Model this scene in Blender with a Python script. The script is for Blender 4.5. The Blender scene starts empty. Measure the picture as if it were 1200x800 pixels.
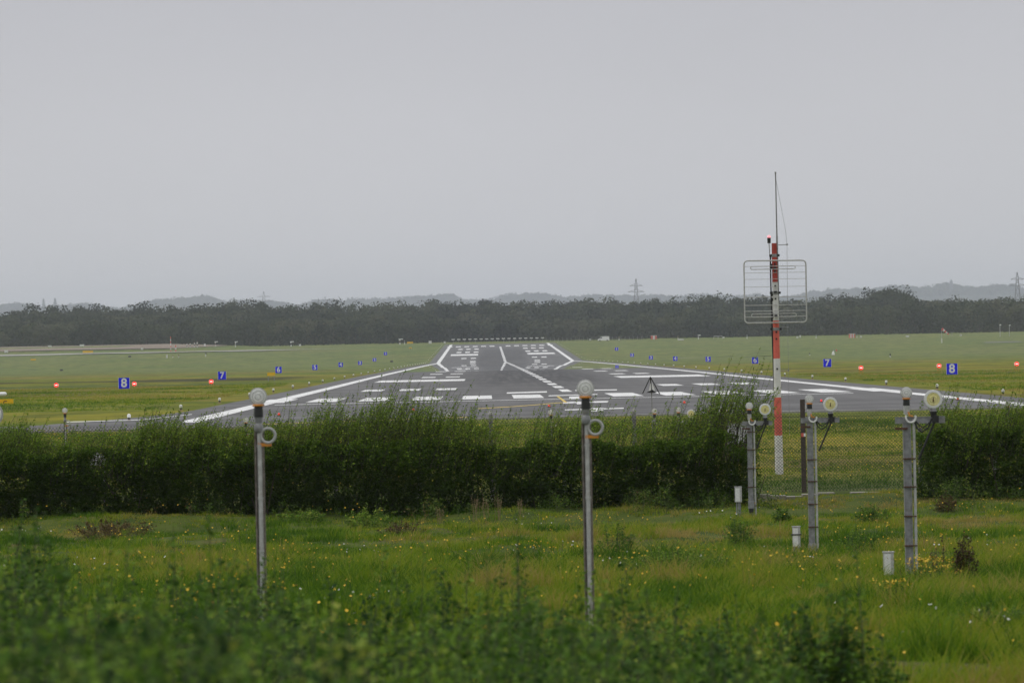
import bpy, math, random
import numpy as np
from mathutils import Matrix, Vector

random.seed(7)
RNG = np.random.default_rng(11)
scene = bpy.context.scene
col = scene.collection

# ------------------------------------------------------------------ camera geometry
F = 7407.0                     # focal length in photo pixels (1200 wide)
ROLL = math.radians(1.1)
CZ = 7.0                       # camera height above the datum


def P(px, py, D):
    """the world point seen at photo pixel (px, py) at distance D along the view"""
    dx, dy = px - 600.0, py - 400.0
    x = dx * math.cos(ROLL) - dy * math.sin(ROLL)
    y = dy * math.cos(ROLL) + dx * math.sin(ROLL)
    return Vector((x * D / F, D, CZ - y * D / F))


# ------------------------------------------------------------------ terrain
PD = [-300, -20, 5, 20, 40, 55, 66, 99, 128, 156, 162, 168, 192, 260, 329, 371, 405, 464, 520, 580, 653, 744, 867,
      1007, 1223, 1403, 1760, 2116, 2231, 2399, 2596, 2828, 2929, 3000, 3150, 3400, 3900, 4500, 7000, 15000, 21600,
      23000, 26000]
PZ = [-1.5, -1.6, -1.72, -2.15, -2.65, -2.93, -3.12, -3.85, -4.5, -4.55, -4.3, -4.17, -4.1, -4.02, -3.95, -4.0, -4.05,
      -4.13, -4.22, -4.30, -4.41, -4.52, -4.68, -4.89, -5.24, -5.52, -6.15, -6.83, -6.02, -4.86, -3.5, -1.91, -1.19,
      -0.75, 0.0, 2.0, 7.0, 8.0, 5.0, 45.0, 130.0, 134.0, 110.0]


def prof(D):
    return np.interp(D, PD, PZ) + CZ


def cl(D):
    return 6.7 - 0.00428 * np.asarray(D, dtype=float)


def _hash(ix, iy, seed):
    n = (ix.astype(np.int64) * 374761393 + iy.astype(np.int64) * 668265263 + seed * 974634777) & 0x7fffffff
    n = ((n ^ (n >> 13)) * 1274126177) & 0x7fffffff
    return ((n ^ (n >> 16)) & 0xffff) / 65535.0


def vnoise(x, y, seed=0):
    x = np.asarray(x, dtype=float); y = np.asarray(y, dtype=float)
    ix, iy = np.floor(x), np.floor(y)
    fx, fy = x - ix, y - iy
    fx = fx * fx * (3 - 2 * fx); fy = fy * fy * (3 - 2 * fy)
    a, b = _hash(ix, iy, seed), _hash(ix + 1, iy, seed)
    c, d = _hash(ix, iy + 1, seed), _hash(ix + 1, iy + 1, seed)
    return (a * (1 - fx) + b * fx) * (1 - fy) + (c * (1 - fx) + d * fx) * fy


def fbm(x, y, seed=0, octv=3):
    s, a, t = 0.0, 1.0, 0.0
    for k in range(octv):
        s = s + a * vnoise(x * 2 ** k, y * 2 ** k, seed + k * 17); t += a; a *= 0.5
    return s / t


def pave_mask(x, D):
    """1 on the runway and its approach pad, 0 a couple of metres away"""
    u = np.abs(x - cl(D))
    inr = np.clip((30 - u) / 3.0, 0, 1) * np.clip((D - 300) / 8, 0, 1) * np.clip((3010 - D) / 20, 0, 1)
    lft = np.clip((16 - x) / 3, 0, 1) * np.clip((D - 288) / 6, 0, 1) * np.clip((440 - D) / 10, 0, 1) \
        * np.clip((x + 75) / 5, 0, 1)
    return np.maximum(inr, lft)


def ground(x, D):
    x = np.asarray(x, dtype=float); D = np.asarray(D, dtype=float)
    z = prof(D)
    near = np.clip((172 - D) / 6, 0, 1) * np.clip((D - 6) / 6, 0, 1)
    z = z + near * 0.5 * (fbm(x / 2.8, D / 3.2, 5, 2) - 0.5)
    m = pave_mask(x, D)
    mid = np.clip((D - 172) / 30, 0, 1) * np.clip((3000 - D) / 100, 0, 1) * (1 - m)
    z = z + mid * (0.5 * (fbm(x / 23.0, D / 40.0, 31) - 0.5) - 0.08)
    z = z - 0.06 * m
    far = np.clip((D - 3100) / 700, 0, 1)
    z = z + far * 5 * (fbm(x / 260.0, D / 500.0, 41) - 0.5)
    rid = np.clip((D - 15500) / 5000, 0, 1)
    z = z + rid * (40 * (fbm(x / 560.0, D / 7000.0, 58, 3) - 0.5))
    z = z + 1.9 * np.clip((-125 - x) / 45, 0, 1) * np.clip((D - 2965) / 110, 0, 1) * np.clip((4200 - D) / 600, 0, 1)
    return z


def gz(x, D):
    return float(ground(np.array([x]), np.array([D]))[0])


DL = np.unique(np.concatenate([np.arange(-150, 0, 15), np.arange(0, 172, 1.2), np.arange(172, 336, 4),
                               np.arange(336, 3020, 12), np.array(PD[14:33]), np.arange(3020, 4600, 60),
                               np.arange(4600, 26001, 500)]).astype(float))
DL = DL[DL <= 26000]
XL = np.unique(np.concatenate([np.arange(-28, 28.1, 0.9), np.arange(28, 130, 4), -np.arange(28, 130, 4),
                               np.arange(130, 700, 30), -np.arange(130, 700, 30),
                               np.arange(700, 6300, 280), -np.arange(700, 6300, 280)]).astype(float))


# ------------------------------------------------------------------ materials
def new_mat(name):
    m = bpy.data.materials.new(name); m.use_nodes = True
    nt = m.node_tree; nt.nodes.clear()
    out = nt.nodes.new('ShaderNodeOutputMaterial')
    return m, nt, out


def mat(name, rgb, rough=0.6, metal=0.0, var=0.25, scale=9.0, dirt=None, dirt_amt=0.4, bump=0.0, emis=None, estr=0.0, spec=0.5):
    m, nt, out = new_mat(name)
    N, L = nt.nodes.new, nt.links.new
    b = N('ShaderNodeBsdfPrincipled')
    b.inputs['Roughness'].default_value = rough
    b.inputs['Metallic'].default_value = metal; b.inputs['Specular IOR Level'].default_value = spec
    tc = N('ShaderNodeTexCoord')
    no = N('ShaderNodeTexNoise'); no.inputs['Scale'].default_value = scale; no.inputs['Detail'].default_value = 5
    L(tc.outputs['Object'], no.inputs['Vector'])
    rp = N('ShaderNodeValToRGB')
    rp.color_ramp.elements[0].position = 0.3; rp.color_ramp.elements[1].position = 0.7
    rp.color_ramp.elements[0].color = tuple(c * (1 - var) for c in rgb) + (1,)
    rp.color_ramp.elements[1].color = tuple(min(1, c * (1 + var * 0.6)) for c in rgb) + (1,)
    L(no.outputs['Fac'], rp.inputs['Fac'])
    c = rp.outputs['Color']
    if dirt:
        n2 = N('ShaderNodeTexNoise'); n2.inputs['Scale'].default_value = scale * 0.45; n2.inputs['Detail'].default_value = 8
        n2.inputs['Roughness'].default_value = 0.7
        L(tc.outputs['Object'], n2.inputs['Vector'])
        r2 = N('ShaderNodeValToRGB'); r2.color_ramp.elements[0].position = 0.52; r2.color_ramp.elements[1].position = 0.68
        r2.color_ramp.elements[1].color = (dirt_amt,) * 3 + (1,)
        L(n2.outputs['Fac'], r2.inputs['Fac'])
        mx = N('ShaderNodeMixRGB'); mx.inputs['Color2'].default_value = tuple(dirt) + (1,)
        L(r2.outputs['Color'], mx.inputs['Fac']); L(c, mx.inputs['Color1']); c = mx.outputs['Color']
    L(c, b.inputs['Base Color'])
    if bump:
        bp = N('ShaderNodeBump'); bp.inputs['Strength'].default_value = bump; bp.inputs['Distance'].default_value = 0.02
        L(no.outputs['Fac'], bp.inputs['Height']); L(bp.outputs['Normal'], b.inputs['Normal'])
    if emis:
        b.inputs['Emission Color'].default_value = tuple(emis) + (1,)
        b.inputs['Emission Strength'].default_value = estr
    L(b.outputs['BSDF'], out.inputs['Surface'])
    return m


def leaf_mat(name, stops, trans=0.3, rough=0.55, vscale=None):
    """leaf colours by the tint of each leaf"""
    m, nt, out = new_mat(name)
    N, L = nt.nodes.new, nt.links.new
    at = N('ShaderNodeAttribute'); at.attribute_name = 'tint'
    rp = N('ShaderNodeValToRGB')
    els = rp.color_ramp.elements
    while len(els) < len(stops):
        els.new(0.5)
    for e, (p, c) in zip(els, stops):
        e.position = p; e.color = tuple(c) + (1,)
    L(at.outputs['Fac'], rp.inputs['Fac'])
    b = N('ShaderNodeBsdfPrincipled'); b.inputs['Roughness'].default_value = rough
    b.inputs['Specular IOR Level'].default_value = 0.08
    L(rp.outputs['Color'], b.inputs['Base Color'])
    if trans > 0:
        t = N('ShaderNodeBsdfTranslucent'); L(rp.outputs['Color'], t.inputs['Color'])
        mx = N('ShaderNodeMixShader'); mx.inputs['Fac'].default_value = trans
        L(b.outputs['BSDF'], mx.inputs[1]); L(t.outputs['BSDF'], mx.inputs[2]); L(mx.outputs['Shader'], out.inputs['Surface'])
    else:
        L(b.outputs['BSDF'], out.inputs['Surface'])
    return m


M = {}
M['white'] = mat('white_paint', (0.78, 0.78, 0.76), 0.5, var=0.1, dirt=(0.35, 0.32, 0.27), dirt_amt=0.35)
M['lens'] = mat('frosted_lens_glass', (0.80, 0.80, 0.78), 0.18, var=0.12, scale=30)
M['lens_dark'] = mat('grey_lens_ring_glass', (0.42, 0.42, 0.41), 0.2, var=0.1)  # mid-grey glass for the lens rings and cable loops
M['amber'] = mat('yellowed_flash_reflector', (0.80, 0.73, 0.33), 0.25, var=0.2, scale=22)
M['grey_metal'] = mat('galvanised_steel', (0.30, 0.305, 0.31), 0.5, 0.35, var=0.3, scale=14, dirt=(0.16, 0.12, 0.09), dirt_amt=0.5)
M['light_metal'] = mat('pale_aluminium', (0.50, 0.50, 0.49), 0.42, 0.25, var=0.22, scale=16, dirt=(0.25, 0.2, 0.16), dirt_amt=0.5)
M['black'] = mat('black_rubber', (0.018, 0.018, 0.018), 0.55, var=0.3)
M['pole_edge'] = mat('weathered_channel_steel', (0.19, 0.165, 0.145), 0.7, 0.2, var=0.4, scale=18, dirt=(0.10, 0.05, 0.03), dirt_amt=0.7)
M['rust'] = mat('rusty_steel', (0.115, 0.055, 0.035), 0.8, 0.2, var=0.45, scale=25, dirt=(0.05, 0.03, 0.02))
M['orange'] = mat('orange_plastic', (0.62, 0.24, 0.03), 0.5, var=0.15)
M['yellow'] = mat('yellow_sign_face', (0.88, 0.52, 0.015), 0.6, var=0.1, spec=0.15)
M['blue'] = mat('blue_sign_face', (0.006, 0.012, 0.88), 0.6, var=0.15, scale=3, spec=0.1)
M['sign_white'] = mat('white_sign_film', (0.82, 0.82, 0.82), 0.45, var=0.04)
M['mast_red'] = mat('faded_orange_red_paint', (0.70, 0.135, 0.095), 0.5, var=0.2, scale=6, dirt=(0.35, 0.05, 0.035), dirt_amt=0.4)
M['mast_white'] = mat('weathered_white_paint', (0.70, 0.70, 0.68), 0.5, var=0.12, scale=6, dirt=(0.3, 0.27, 0.23), dirt_amt=0.45)
M['mast_top_red'] = mat('dark_red_paint', (0.40, 0.045, 0.03), 0.5, var=0.2, scale=6)
M['concrete'] = mat('weathered_concrete', (0.33, 0.32, 0.30), 0.9, var=0.25, scale=12, dirt=(0.14, 0.13, 0.11), dirt_amt=0.5, bump=0.4)
M['path'] = mat('pale_concrete_slabs', (0.24, 0.225, 0.19), 0.9, var=0.3, scale=3, dirt=(0.2, 0.19, 0.15), dirt_amt=0.6)
M['taxi'] = mat('pale_taxiway_concrete', (0.33, 0.32, 0.29), 0.85, var=0.12, scale=0.15)
M['wood'] = mat('tarred_timber', (0.075, 0.058, 0.045), 0.85, var=0.4, scale=20, bump=0.5)
M['wire'] = mat('weathered_fence_wire', (0.045, 0.042, 0.032), 0.6, 0.3, var=0.35, scale=6)
M['bark'] = mat('brown_bark', (0.05, 0.038, 0.026), 0.9, var=0.4, scale=20)
M['stem'] = mat('green_stem', (0.06, 0.075, 0.025), 0.8, var=0.3, scale=10)
M['straw'] = mat('dry_straw_stem', (0.27, 0.2, 0.1), 0.85, var=0.3, scale=10)
M['field'] = mat('stubble_soil', (0.20, 0.155, 0.115), 0.95, var=0.3, scale=0.06)
M['glass'] = mat('dark_window_glass', (0.02, 0.025, 0.03), 0.1, var=0.1)
M['redlamp'] = mat('lit_red_lamp', (0.5, 0.02, 0.02), 0.3, emis=(1.0, 0.02, 0.015), estr=1.7)
M['redcore'] = mat('lit_red_lamp_core', (0.9, 0.5, 0.45), 0.3, emis=(1.0, 0.62, 0.58), estr=1.6)
M['reddot'] = mat('lit_small_red_lamp', (0.4, 0.01, 0.01), 0.3, emis=(1.0, 0.01, 0.01), estr=0.8)
M['pink'] = mat('lit_beacon_dome', (0.8, 0.2, 0.2), 0.2, emis=(1.0, 0.28, 0.32), estr=1.1)
M['steel_far'] = mat('pylon_steel', (0.14, 0.14, 0.14), 0.6, 0.2, var=0.1)
M['sock_red'] = mat('red_windsock_cloth', (0.6, 0.06, 0.05), 0.8, var=0.1)
M['tower'] = mat('slate_spire', (0.12, 0.12, 0.125), 0.7, var=0.1)


def ground_material():
    m, nt, out = new_mat('airfield_grass_soil')
    N, L = nt.nodes.new, nt.links.new
    b = N('ShaderNodeBsdfPrincipled'); b.inputs['Roughness'].default_value = 0.95
    b.inputs['Specular IOR Level'].default_value = 0.1
    tc = N('ShaderNodeTexCoord')

    def noise(scale, detail=5, vec=None, rough=0.55):
        n = N('ShaderNodeTexNoise'); n.inputs['Scale'].default_value = scale; n.inputs['Detail'].default_value = detail
        n.inputs['Roughness'].default_value = rough
        L(vec or tc.outputs['Object'], n.inputs['Vector']); return n.outputs['Fac']

    def ramp(fac, stops):
        r = N('ShaderNodeValToRGB'); e = r.color_ramp.elements
        while len(e) < len(stops):
            e.new(0.5)
        for k, (p, c) in zip(e, stops):
            k.position = p; k.color = (tuple(c) if len(c) == 3 else c) + (1,)
        L(fac, r.inputs['Fac']); return r.outputs['Color']

    def mix(f, a, c):
        x = N('ShaderNodeMixRGB'); L(f, x.inputs['Fac']); L(a, x.inputs['Color1']); L(c, x.inputs['Color2'])
        return x.outputs['Color']

    def math_(op, a, v=None, w=None):
        x = N('ShaderNodeMath'); x.operation = op
        L(a, x.inputs[0])
        if v is not None:
            if hasattr(v, 'is_linked'):
                L(v, x.inputs[1])
            else:
                x.inputs[1].default_value = v
        x.use_clamp = False
        return x.outputs[0]

    sep = N('ShaderNodeSeparateXYZ'); L(tc.outputs['Object'], sep.inputs['Vector'])
    # mown field far out: pale grey green; rough olive sward nearer the threshold
    mp = N('ShaderNodeMapping'); mp.inputs['Scale'].default_value = (0.9, 0.42, 1); L(tc.outputs['Object'], mp.inputs['Vector'])
    big = noise(0.016, 6, mp.outputs['Vector'], 0.62)
    fine = noise(0.35, 6, None, 0.7)
    sward = ramp(big, [(0.30, (0.068, 0.108, 0.008)), (0.45, (0.112, 0.132, 0.010)), (0.54, (0.170, 0.160, 0.014)), (0.62, (0.130, 0.112, 0.018)), (0.72, (0.068, 0.105, 0.010))])
    mown = ramp(big, [(0.3, (0.088, 0.128, 0.032)), (0.5, (0.115, 0.142, 0.040)), (0.7, (0.135, 0.145, 0.048))])
    wob = math_('MULTIPLY', noise(0.012, 3), 500.0)
    yy = math_('ADD', sep.outputs['Y'], wob)
    mr = N('ShaderNodeMapRange'); mr.inputs['From Min'].default_value = 1250; mr.inputs['From Max'].default_value = 1750
    L(yy, mr.inputs['Value'])
    c = mix(mr.outputs['Result'], sward, mown)
    # long dark bands of heather and rushes in the old drainage lines on the sward
    wob2 = math_('MULTIPLY', noise(0.05, 4), 110.0)
    y2 = math_('ADD', sep.outputs['Y'], wob2)

    def band(cent, half, xmin, xmax, col_, amt):
        nonlocal c
        d = math_('ABSOLUTE', math_('SUBTRACT', y2, cent))
        r = N('ShaderNodeMapRange'); r.inputs['From Min'].default_value = half; r.inputs['From Max'].default_value = half * 0.45
        L(d, r.inputs['Value'])
        r1 = N('ShaderNodeMapRange'); r1.inputs['From Min'].default_value = xmin; r1.inputs['From Max'].default_value = xmin + 9
        L(sep.outputs['X'], r1.inputs['Value'])
        r2 = N('ShaderNodeMapRange'); r2.inputs['From Min'].default_value = xmax; r2.inputs['From Max'].default_value = xmax - 9
        L(sep.outputs['X'], r2.inputs['Value'])
        k = math_('MULTIPLY', math_('MULTIPLY', r.outputs['Result'], r1.outputs['Result']), r2.outputs['Result'])
        k = math_('MULTIPLY', k, amt)
        cc = N('ShaderNodeRGB'); cc.outputs[0].default_value = tuple(col_) + (1,)
        c = mix(k, c, cc.outputs[0])
    band(1010, 75, -200, -27, (0.040, 0.040, 0.016), 0.9)
    band(690, 26, -120, -26, (0.085, 0.070, 0.032), 0.7)
    band(860, 55, -150, -30, (0.055, 0.088, 0.018), 0.7)
    band(1330, 70, -200, -30, (0.15, 0.125, 0.03), 0.55)
    band(1250, 60, 26, 200, (0.16, 0.135, 0.028), 0.6)
    band(1000, 45, 28, 220, (0.05, 0.058, 0.018), 0.6)
    band(800, 60, 30, 200, (0.060, 0.090, 0.018), 0.6)
    mpf = N('ShaderNodeMapping'); mpf.inputs['Scale'].default_value = (1.0, 0.25, 1); L(tc.outputs['Object'], mpf.inputs['Vector'])
    mid_ = noise(0.22, 6, mpf.outputs['Vector'], 0.75)
    fr = ramp(mid_, [(0.34, (0.50, 0.55, 0.50)), (0.5, (1.0, 1.0, 1.0)), (0.66, (1.5, 1.35, 1.2))])
    mu = N('ShaderNodeMixRGB'); mu.blend_type = 'MULTIPLY'; mu.inputs['Fac'].default_value = 1.0
    L(c, mu.inputs['Color1']); L(fr, mu.inputs['Color2']); c = mu.outputs['Color']
    # humus-brown soil and moss of the meadow in front of the fence
    soil = ramp(noise(0.6, 6), [(0.35, (0.040, 0.062, 0.010)), (0.55, (0.070, 0.092, 0.016)), (0.7, (0.10, 0.085, 0.028))])
    mr2 = N('ShaderNodeMapRange'); mr2.inputs['From Min'].default_value = 200; mr2.inputs['From Max'].default_value = 172
    L(sep.outputs['Y'], mr2.inputs['Value'])
    c = mix(mr2.outputs['Result'], c, soil)
    # forest floor under the far woods
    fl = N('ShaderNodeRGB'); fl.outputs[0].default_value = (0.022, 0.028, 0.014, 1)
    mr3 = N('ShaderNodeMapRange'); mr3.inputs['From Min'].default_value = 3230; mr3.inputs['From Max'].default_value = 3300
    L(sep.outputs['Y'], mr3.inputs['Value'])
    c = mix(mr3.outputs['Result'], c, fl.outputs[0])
    L(c, b.inputs['Base Color'])
    bp = N('ShaderNodeBump'); bp.inputs['Strength'].default_value = 0.5; bp.inputs['Distance'].default_value = 0.25
    L(fine, bp.inputs['Height']); L(bp.outputs['Normal'], b.inputs['Normal'])
    L(b.outputs['BSDF'], out.inputs['Surface'])
    return m


def asphalt_material():
    m, nt, out = new_mat('runway_asphalt')
    N, L = nt.nodes.new, nt.links.new
    b = N('ShaderNodeBsdfPrincipled'); b.inputs['Roughness'].default_value = 0.82
    b.inputs['Specular IOR Level'].default_value = 0.25
    tc = N('ShaderNodeTexCoord')
    mp = N('ShaderNodeMapping'); mp.inputs['Scale'].default_value = (0.6, 0.010, 1); L(tc.outputs['Object'], mp.inputs['Vector'])
    n1 = N('ShaderNodeTexNoise'); n1.inputs['Scale'].default_value = 1.0; n1.inputs['Detail'].default_value = 6
    L(mp.outputs['Vector'], n1.inputs['Vector'])
    r1 = N('ShaderNodeValToRGB')
    r1.color_ramp.elements[0].position = 0.3; r1.color_ramp.elements[0].color = (0.098, 0.097, 0.098, 1)
    r1.color_ramp.elements[1].position = 0.7; r1.color_ramp.elements[1].color = (0.128, 0.126, 0.126, 1)
    L(n1.outputs['Fac'], r1.inputs['Fac'])
    n2 = N('ShaderNodeTexNoise'); n2.inputs['Scale'].default_value = 0.09; n2.inputs['Detail'].default_value = 7
    L(tc.outputs['Object'], n2.inputs['Vector'])
    r2 = N('ShaderNodeValToRGB')
    r2.color_ramp.elements[0].position = 0.35; r2.color_ramp.elements[0].color = (0.70, 0.70, 0.70, 1)
    r2.color_ramp.elements[1].position = 0.65; r2.color_ramp.elements[1].color = (1.14, 1.14, 1.14, 1)
    L(n2.outputs['Fac'], r2.inputs['Fac'])
    mu = N('ShaderNodeMixRGB'); mu.blend_type = 'MULTIPLY'; mu.inputs['Fac'].default_value = 1
    L(r1.outputs['Color'], mu.inputs['Color1']); L(r2.outputs['Color'], mu.inputs['Color2'])
    # tyre rubber laid down in the touchdown zone, |x| < 9 m and 650..1250 m
    sep = N('ShaderNodeSeparateXYZ'); L(tc.outputs['Object'], sep.inputs['Vector'])

    def rng(sock, a, c_):
        r = N('ShaderNodeMapRange'); r.inputs['From Min'].default_value = a; r.inputs['From Max'].default_value = c_
        L(sock, r.inputs['Value']); return r.outputs['Result']

    def mul(a, c_):
        x = N('ShaderNodeMath'); x.operation = 'MULTIPLY'; L(a, x.inputs[0])
        if hasattr(c_, 'is_linked'):
            L(c_, x.inputs[1])
        else:
            x.inputs[1].default_value = c_
        return x.outputs[0]
    ab = N('ShaderNodeMath'); ab.operation = 'SUBTRACT'; L(sep.outputs['X'], ab.inputs[0]); ab.inputs[1].default_value = 2.6
    ab2 = N('ShaderNodeMath'); ab2.operation = 'ABSOLUTE'; L(ab.outputs[0], ab2.inputs[0])
    k = mul(mul(rng(ab2.outputs[0], 11, 4), rng(sep.outputs['Y'], 540, 760)), rng(sep.outputs['Y'], 1450, 1050))
    mp3 = N('ShaderNodeMapping'); mp3.inputs['Scale'].default_value = (1.6, 0.02, 1); L(tc.outputs['Object'], mp3.inputs['Vector'])
    n3 = N('ShaderNodeTexNoise'); n3.inputs['Scale'].default_value = 1.0; n3.inputs['Detail'].default_value = 4
    L(mp3.outputs['Vector'], n3.inputs['Vector'])
    k = mul(mul(k, rng(n3.outputs['Fac'], 0.22, 0.55)), 0.85)
    ab3 = N('ShaderNodeMath'); ab3.operation = 'ADD'; L(sep.outputs['X'], ab3.inputs[0]); ab3.inputs[1].default_value = 3.6
    ab4 = N('ShaderNodeMath'); ab4.operation = 'ABSOLUTE'; L(ab3.outputs[0], ab4.inputs[0])
    k2 = mul(mul(mul(rng(ab4.outputs[0], 11, 7), rng(sep.outputs['Y'], 2050, 2200)), rng(sep.outputs['Y'], 2790, 2560)), 0.5)
    mxk = N('ShaderNodeMath'); mxk.operation = 'MAXIMUM'; L(k, mxk.inputs[0]); L(k2, mxk.inputs[1]); k = mxk.outputs[0]
    mx = N('ShaderNodeMixRGB'); mx.inputs['Color2'].default_value = (0.035, 0.035, 0.037, 1)
    L(k, mx.inputs['Fac']); L(mu.outputs['Color'], mx.inputs['Color1'])
    L(mx.outputs['Color'], b.inputs['Base Color'])
    L(b.outputs['BSDF'], out.inputs['Surface'])
    return m


def marking_material(name, rgb):
    m, nt, out = new_mat(name)
    N, L = nt.nodes.new, nt.links.new
    b = N('ShaderNodeBsdfPrincipled'); b.inputs['Roughness'].default_value = 0.65
    tc = N('ShaderNodeTexCoord')
    n = N('ShaderNodeTexNoise'); n.inputs['Scale'].default_value = 0.8; n.inputs['Detail'].default_value = 9; n.inputs['Roughness'].default_value = 0.75
    L(tc.outputs['Object'], n.inputs['Vector'])
    r = N('ShaderNodeValToRGB')
    r.color_ramp.elements[0].position = 0.36; r.color_ramp.elements[0].color = tuple(c * 0.42 for c in rgb) + (1,)
    r.color_ramp.elements[1].position = 0.56; r.color_ramp.elements[1].color = tuple(rgb) + (1,)
    L(n.outputs['Fac'], r.inputs['Fac']); L(r.outputs['Color'], b.inputs['Base Color'])
    L(b.outputs['BSDF'], out.inputs['Surface'])
    return m


# ------------------------------------------------------------------ mesh helpers
class MB:
    def __init__(s):
        s.v, s.f, s.m = [], [], []

    def add(s, vs, fs, mi=0):
        o = len(s.v); s.v += [tuple(p) for p in vs]
        s.f += [tuple(i + o for i in f) for f in fs]; s.m += [mi] * len(fs); return s

    def box(s, c, size, mi=0, rot=None):
        hx, hy, hz = size[0] / 2, size[1] / 2, size[2] / 2
        pts = [Vector((x, y, z)) for z in (-hz, hz) for y in (-hy, hy) for x in (-hx, hx)]
        if rot is not None:
            pts = [rot @ p for p in pts]
        pts = [p + Vector(c) for p in pts]
        return s.add(pts, [(0, 2, 3, 1), (4, 5, 7, 6), (0, 1, 5, 4), (2, 6, 7, 3), (0, 4, 6, 2), (1, 3, 7, 5)], mi)

    def cyl(s, a, b, r0, r1=None, n=12, mi=0, cap=True):
        a, b = Vector(a), Vector(b); r1 = r0 if r1 is None else r1
        d = (b - a).normalized(); t = Vector((0, 0, 1)) if abs(d.z) < 0.9 else Vector((1, 0, 0))
        u = d.cross(t).normalized(); w = d.cross(u)
        vs = []
        for k in range(n):
            q = 2 * math.pi * k / n; e = u * math.cos(q) + w * math.sin(q)
            vs += [a + e * r0, b + e * r1]
        fs = [(2 * k, 2 * k + 1, (2 * k + 3) % (2 * n), (2 * k + 2) % (2 * n)) for k in range(n)]
        if cap:
            fs += [tuple(range(0, 2 * n, 2)), tuple(range(2 * n - 1, 0, -2))]
        return s.add(vs, fs, mi)

    def tube(s, pts, r, n=8, mi=0, closed=False):
        pts = [Vector(p) for p in pts]; m = len(pts); vs = []; fs = []
        for i, p in enumerate(pts):
            if closed:
                d = pts[(i + 1) % m] - pts[i - 1]
            else:
                d = pts[min(i + 1, m - 1)] - pts[max(i - 1, 0)]
            d.normalize(); t = Vector((0, 1, 0)) if abs(d.y) < 0.9 else Vector((1, 0, 0))
            u = d.cross(t).normalized(); w = d.cross(u)
            rr = r[i] if isinstance(r, (list, tuple)) else r
            for k in range(n):
                q = 2 * math.pi * k / n; vs.append(p + (u * math.cos(q) + w * math.sin(q)) * rr)
        for i in range(m if closed else m - 1):
            j = (i + 1) % m
            for k in range(n):
                fs.append((i * n + k, i * n + (k + 1) % n, j * n + (k + 1) % n, j * n + k))
        if not closed:
            fs += [tuple(range(n)), tuple(range((m - 1) * n, m * n))]
        return s.add(vs, fs, mi)

    def lathe(s, c, prof_, axis='y', n=20, mi=0):
        """profile of (radius, along) turned about an axis through c"""
        c = Vector(c); vs = []; fs = []
        for (r, h) in prof_:
            for k in range(n):
                q = 2 * math.pi * k / n
                e = {'y': Vector((r * math.cos(q), h, r * math.sin(q))), 'z': Vector((r * math.cos(q), r * math.sin(q), h)),
                     'x': Vector((h, r * math.cos(q), r * math.sin(q)))}[axis]
                vs.append(c + e)
        for i in range(len(prof_) - 1):
            for k in range(n):
                fs.append((i * n + k, i * n + (k + 1) % n, (i + 1) * n + (k + 1) % n, (i + 1) * n + k))
        fs += [tuple(range(n)), tuple(range((len(prof_) - 1) * n, len(prof_) * n))]
        return s.add(vs, fs, mi)

    def torus(s, c, R, r, axis='y', n=20, k=8, mi=0, a0=0.0, a1=2 * math.pi):
        full = abs(a1 - a0 - 2 * math.pi) < 1e-6
        pts = []
        for i in range(n if full else n + 1):
            q = a0 + (a1 - a0) * i / n
            pts.append(Vector(c) + (Vector((R * math.cos(q), 0, R * math.sin(q))) if axis == 'y' else Vector((R * math.cos(q), R * math.sin(q), 0))))
        return s.tube(pts, r, k, mi, closed=full)

    def build(s, name, mats, parent=None, smooth=False):
        me = bpy.data.meshes.new(name); me.from_pydata([tuple(p) for p in s.v], [], s.f)
        for x in (mats if isinstance(mats, (list, tuple)) else [mats]):
            me.materials.append(x)
        me.polygons.foreach_set('material_index', s.m)
        me.update()
        import bmesh
        bm = bmesh.new(); bm.from_mesh(me); bmesh.ops.recalc_face_normals(bm, faces=bm.faces[:]); bm.to_mesh(me); bm.free()
        if smooth:
            me.polygons.foreach_set('use_smooth', [True] * len(me.polygons))
            try:
                me.set_sharp_from_angle(angle=math.radians(40))
            except Exception:
                pass
        o = bpy.data.objects.new(name, me); col.objects.link(o)
        if parent is not None:
            o.parent = parent
        return o


def tag(o, label=None, cat=None, group=None, kind=None):
    if label: o['label'] = label
    if cat: o['category'] = cat
    if group: o['group'] = group
    if kind: o['kind'] = kind
    return o


def thing(name, label, cat, loc, group=None, rz=0.0):
    o = bpy.data.objects.new(name, None); col.objects.link(o)
    o.location = loc; o.rotation_euler = (0, 0, rz); o.empty_display_size = 0.2
    return tag(o, label, cat, group)


def dup(root, loc, label=None, group=None, rz=None, scale=None):
    r = root.copy(); col.objects.link(r); r.location = loc
    if rz is not None: r.rotation_euler = (0, 0, rz)
    if scale is not None: r.scale = scale
    if label: r['label'] = label
    if group: r['group'] = group
    for ch in list(root.children):
        c = ch.copy(); col.objects.link(c); c.parent = r
        for g in list(ch.children):
            d = g.copy(); col.objects.link(d); d.parent = c
    return r


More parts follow.
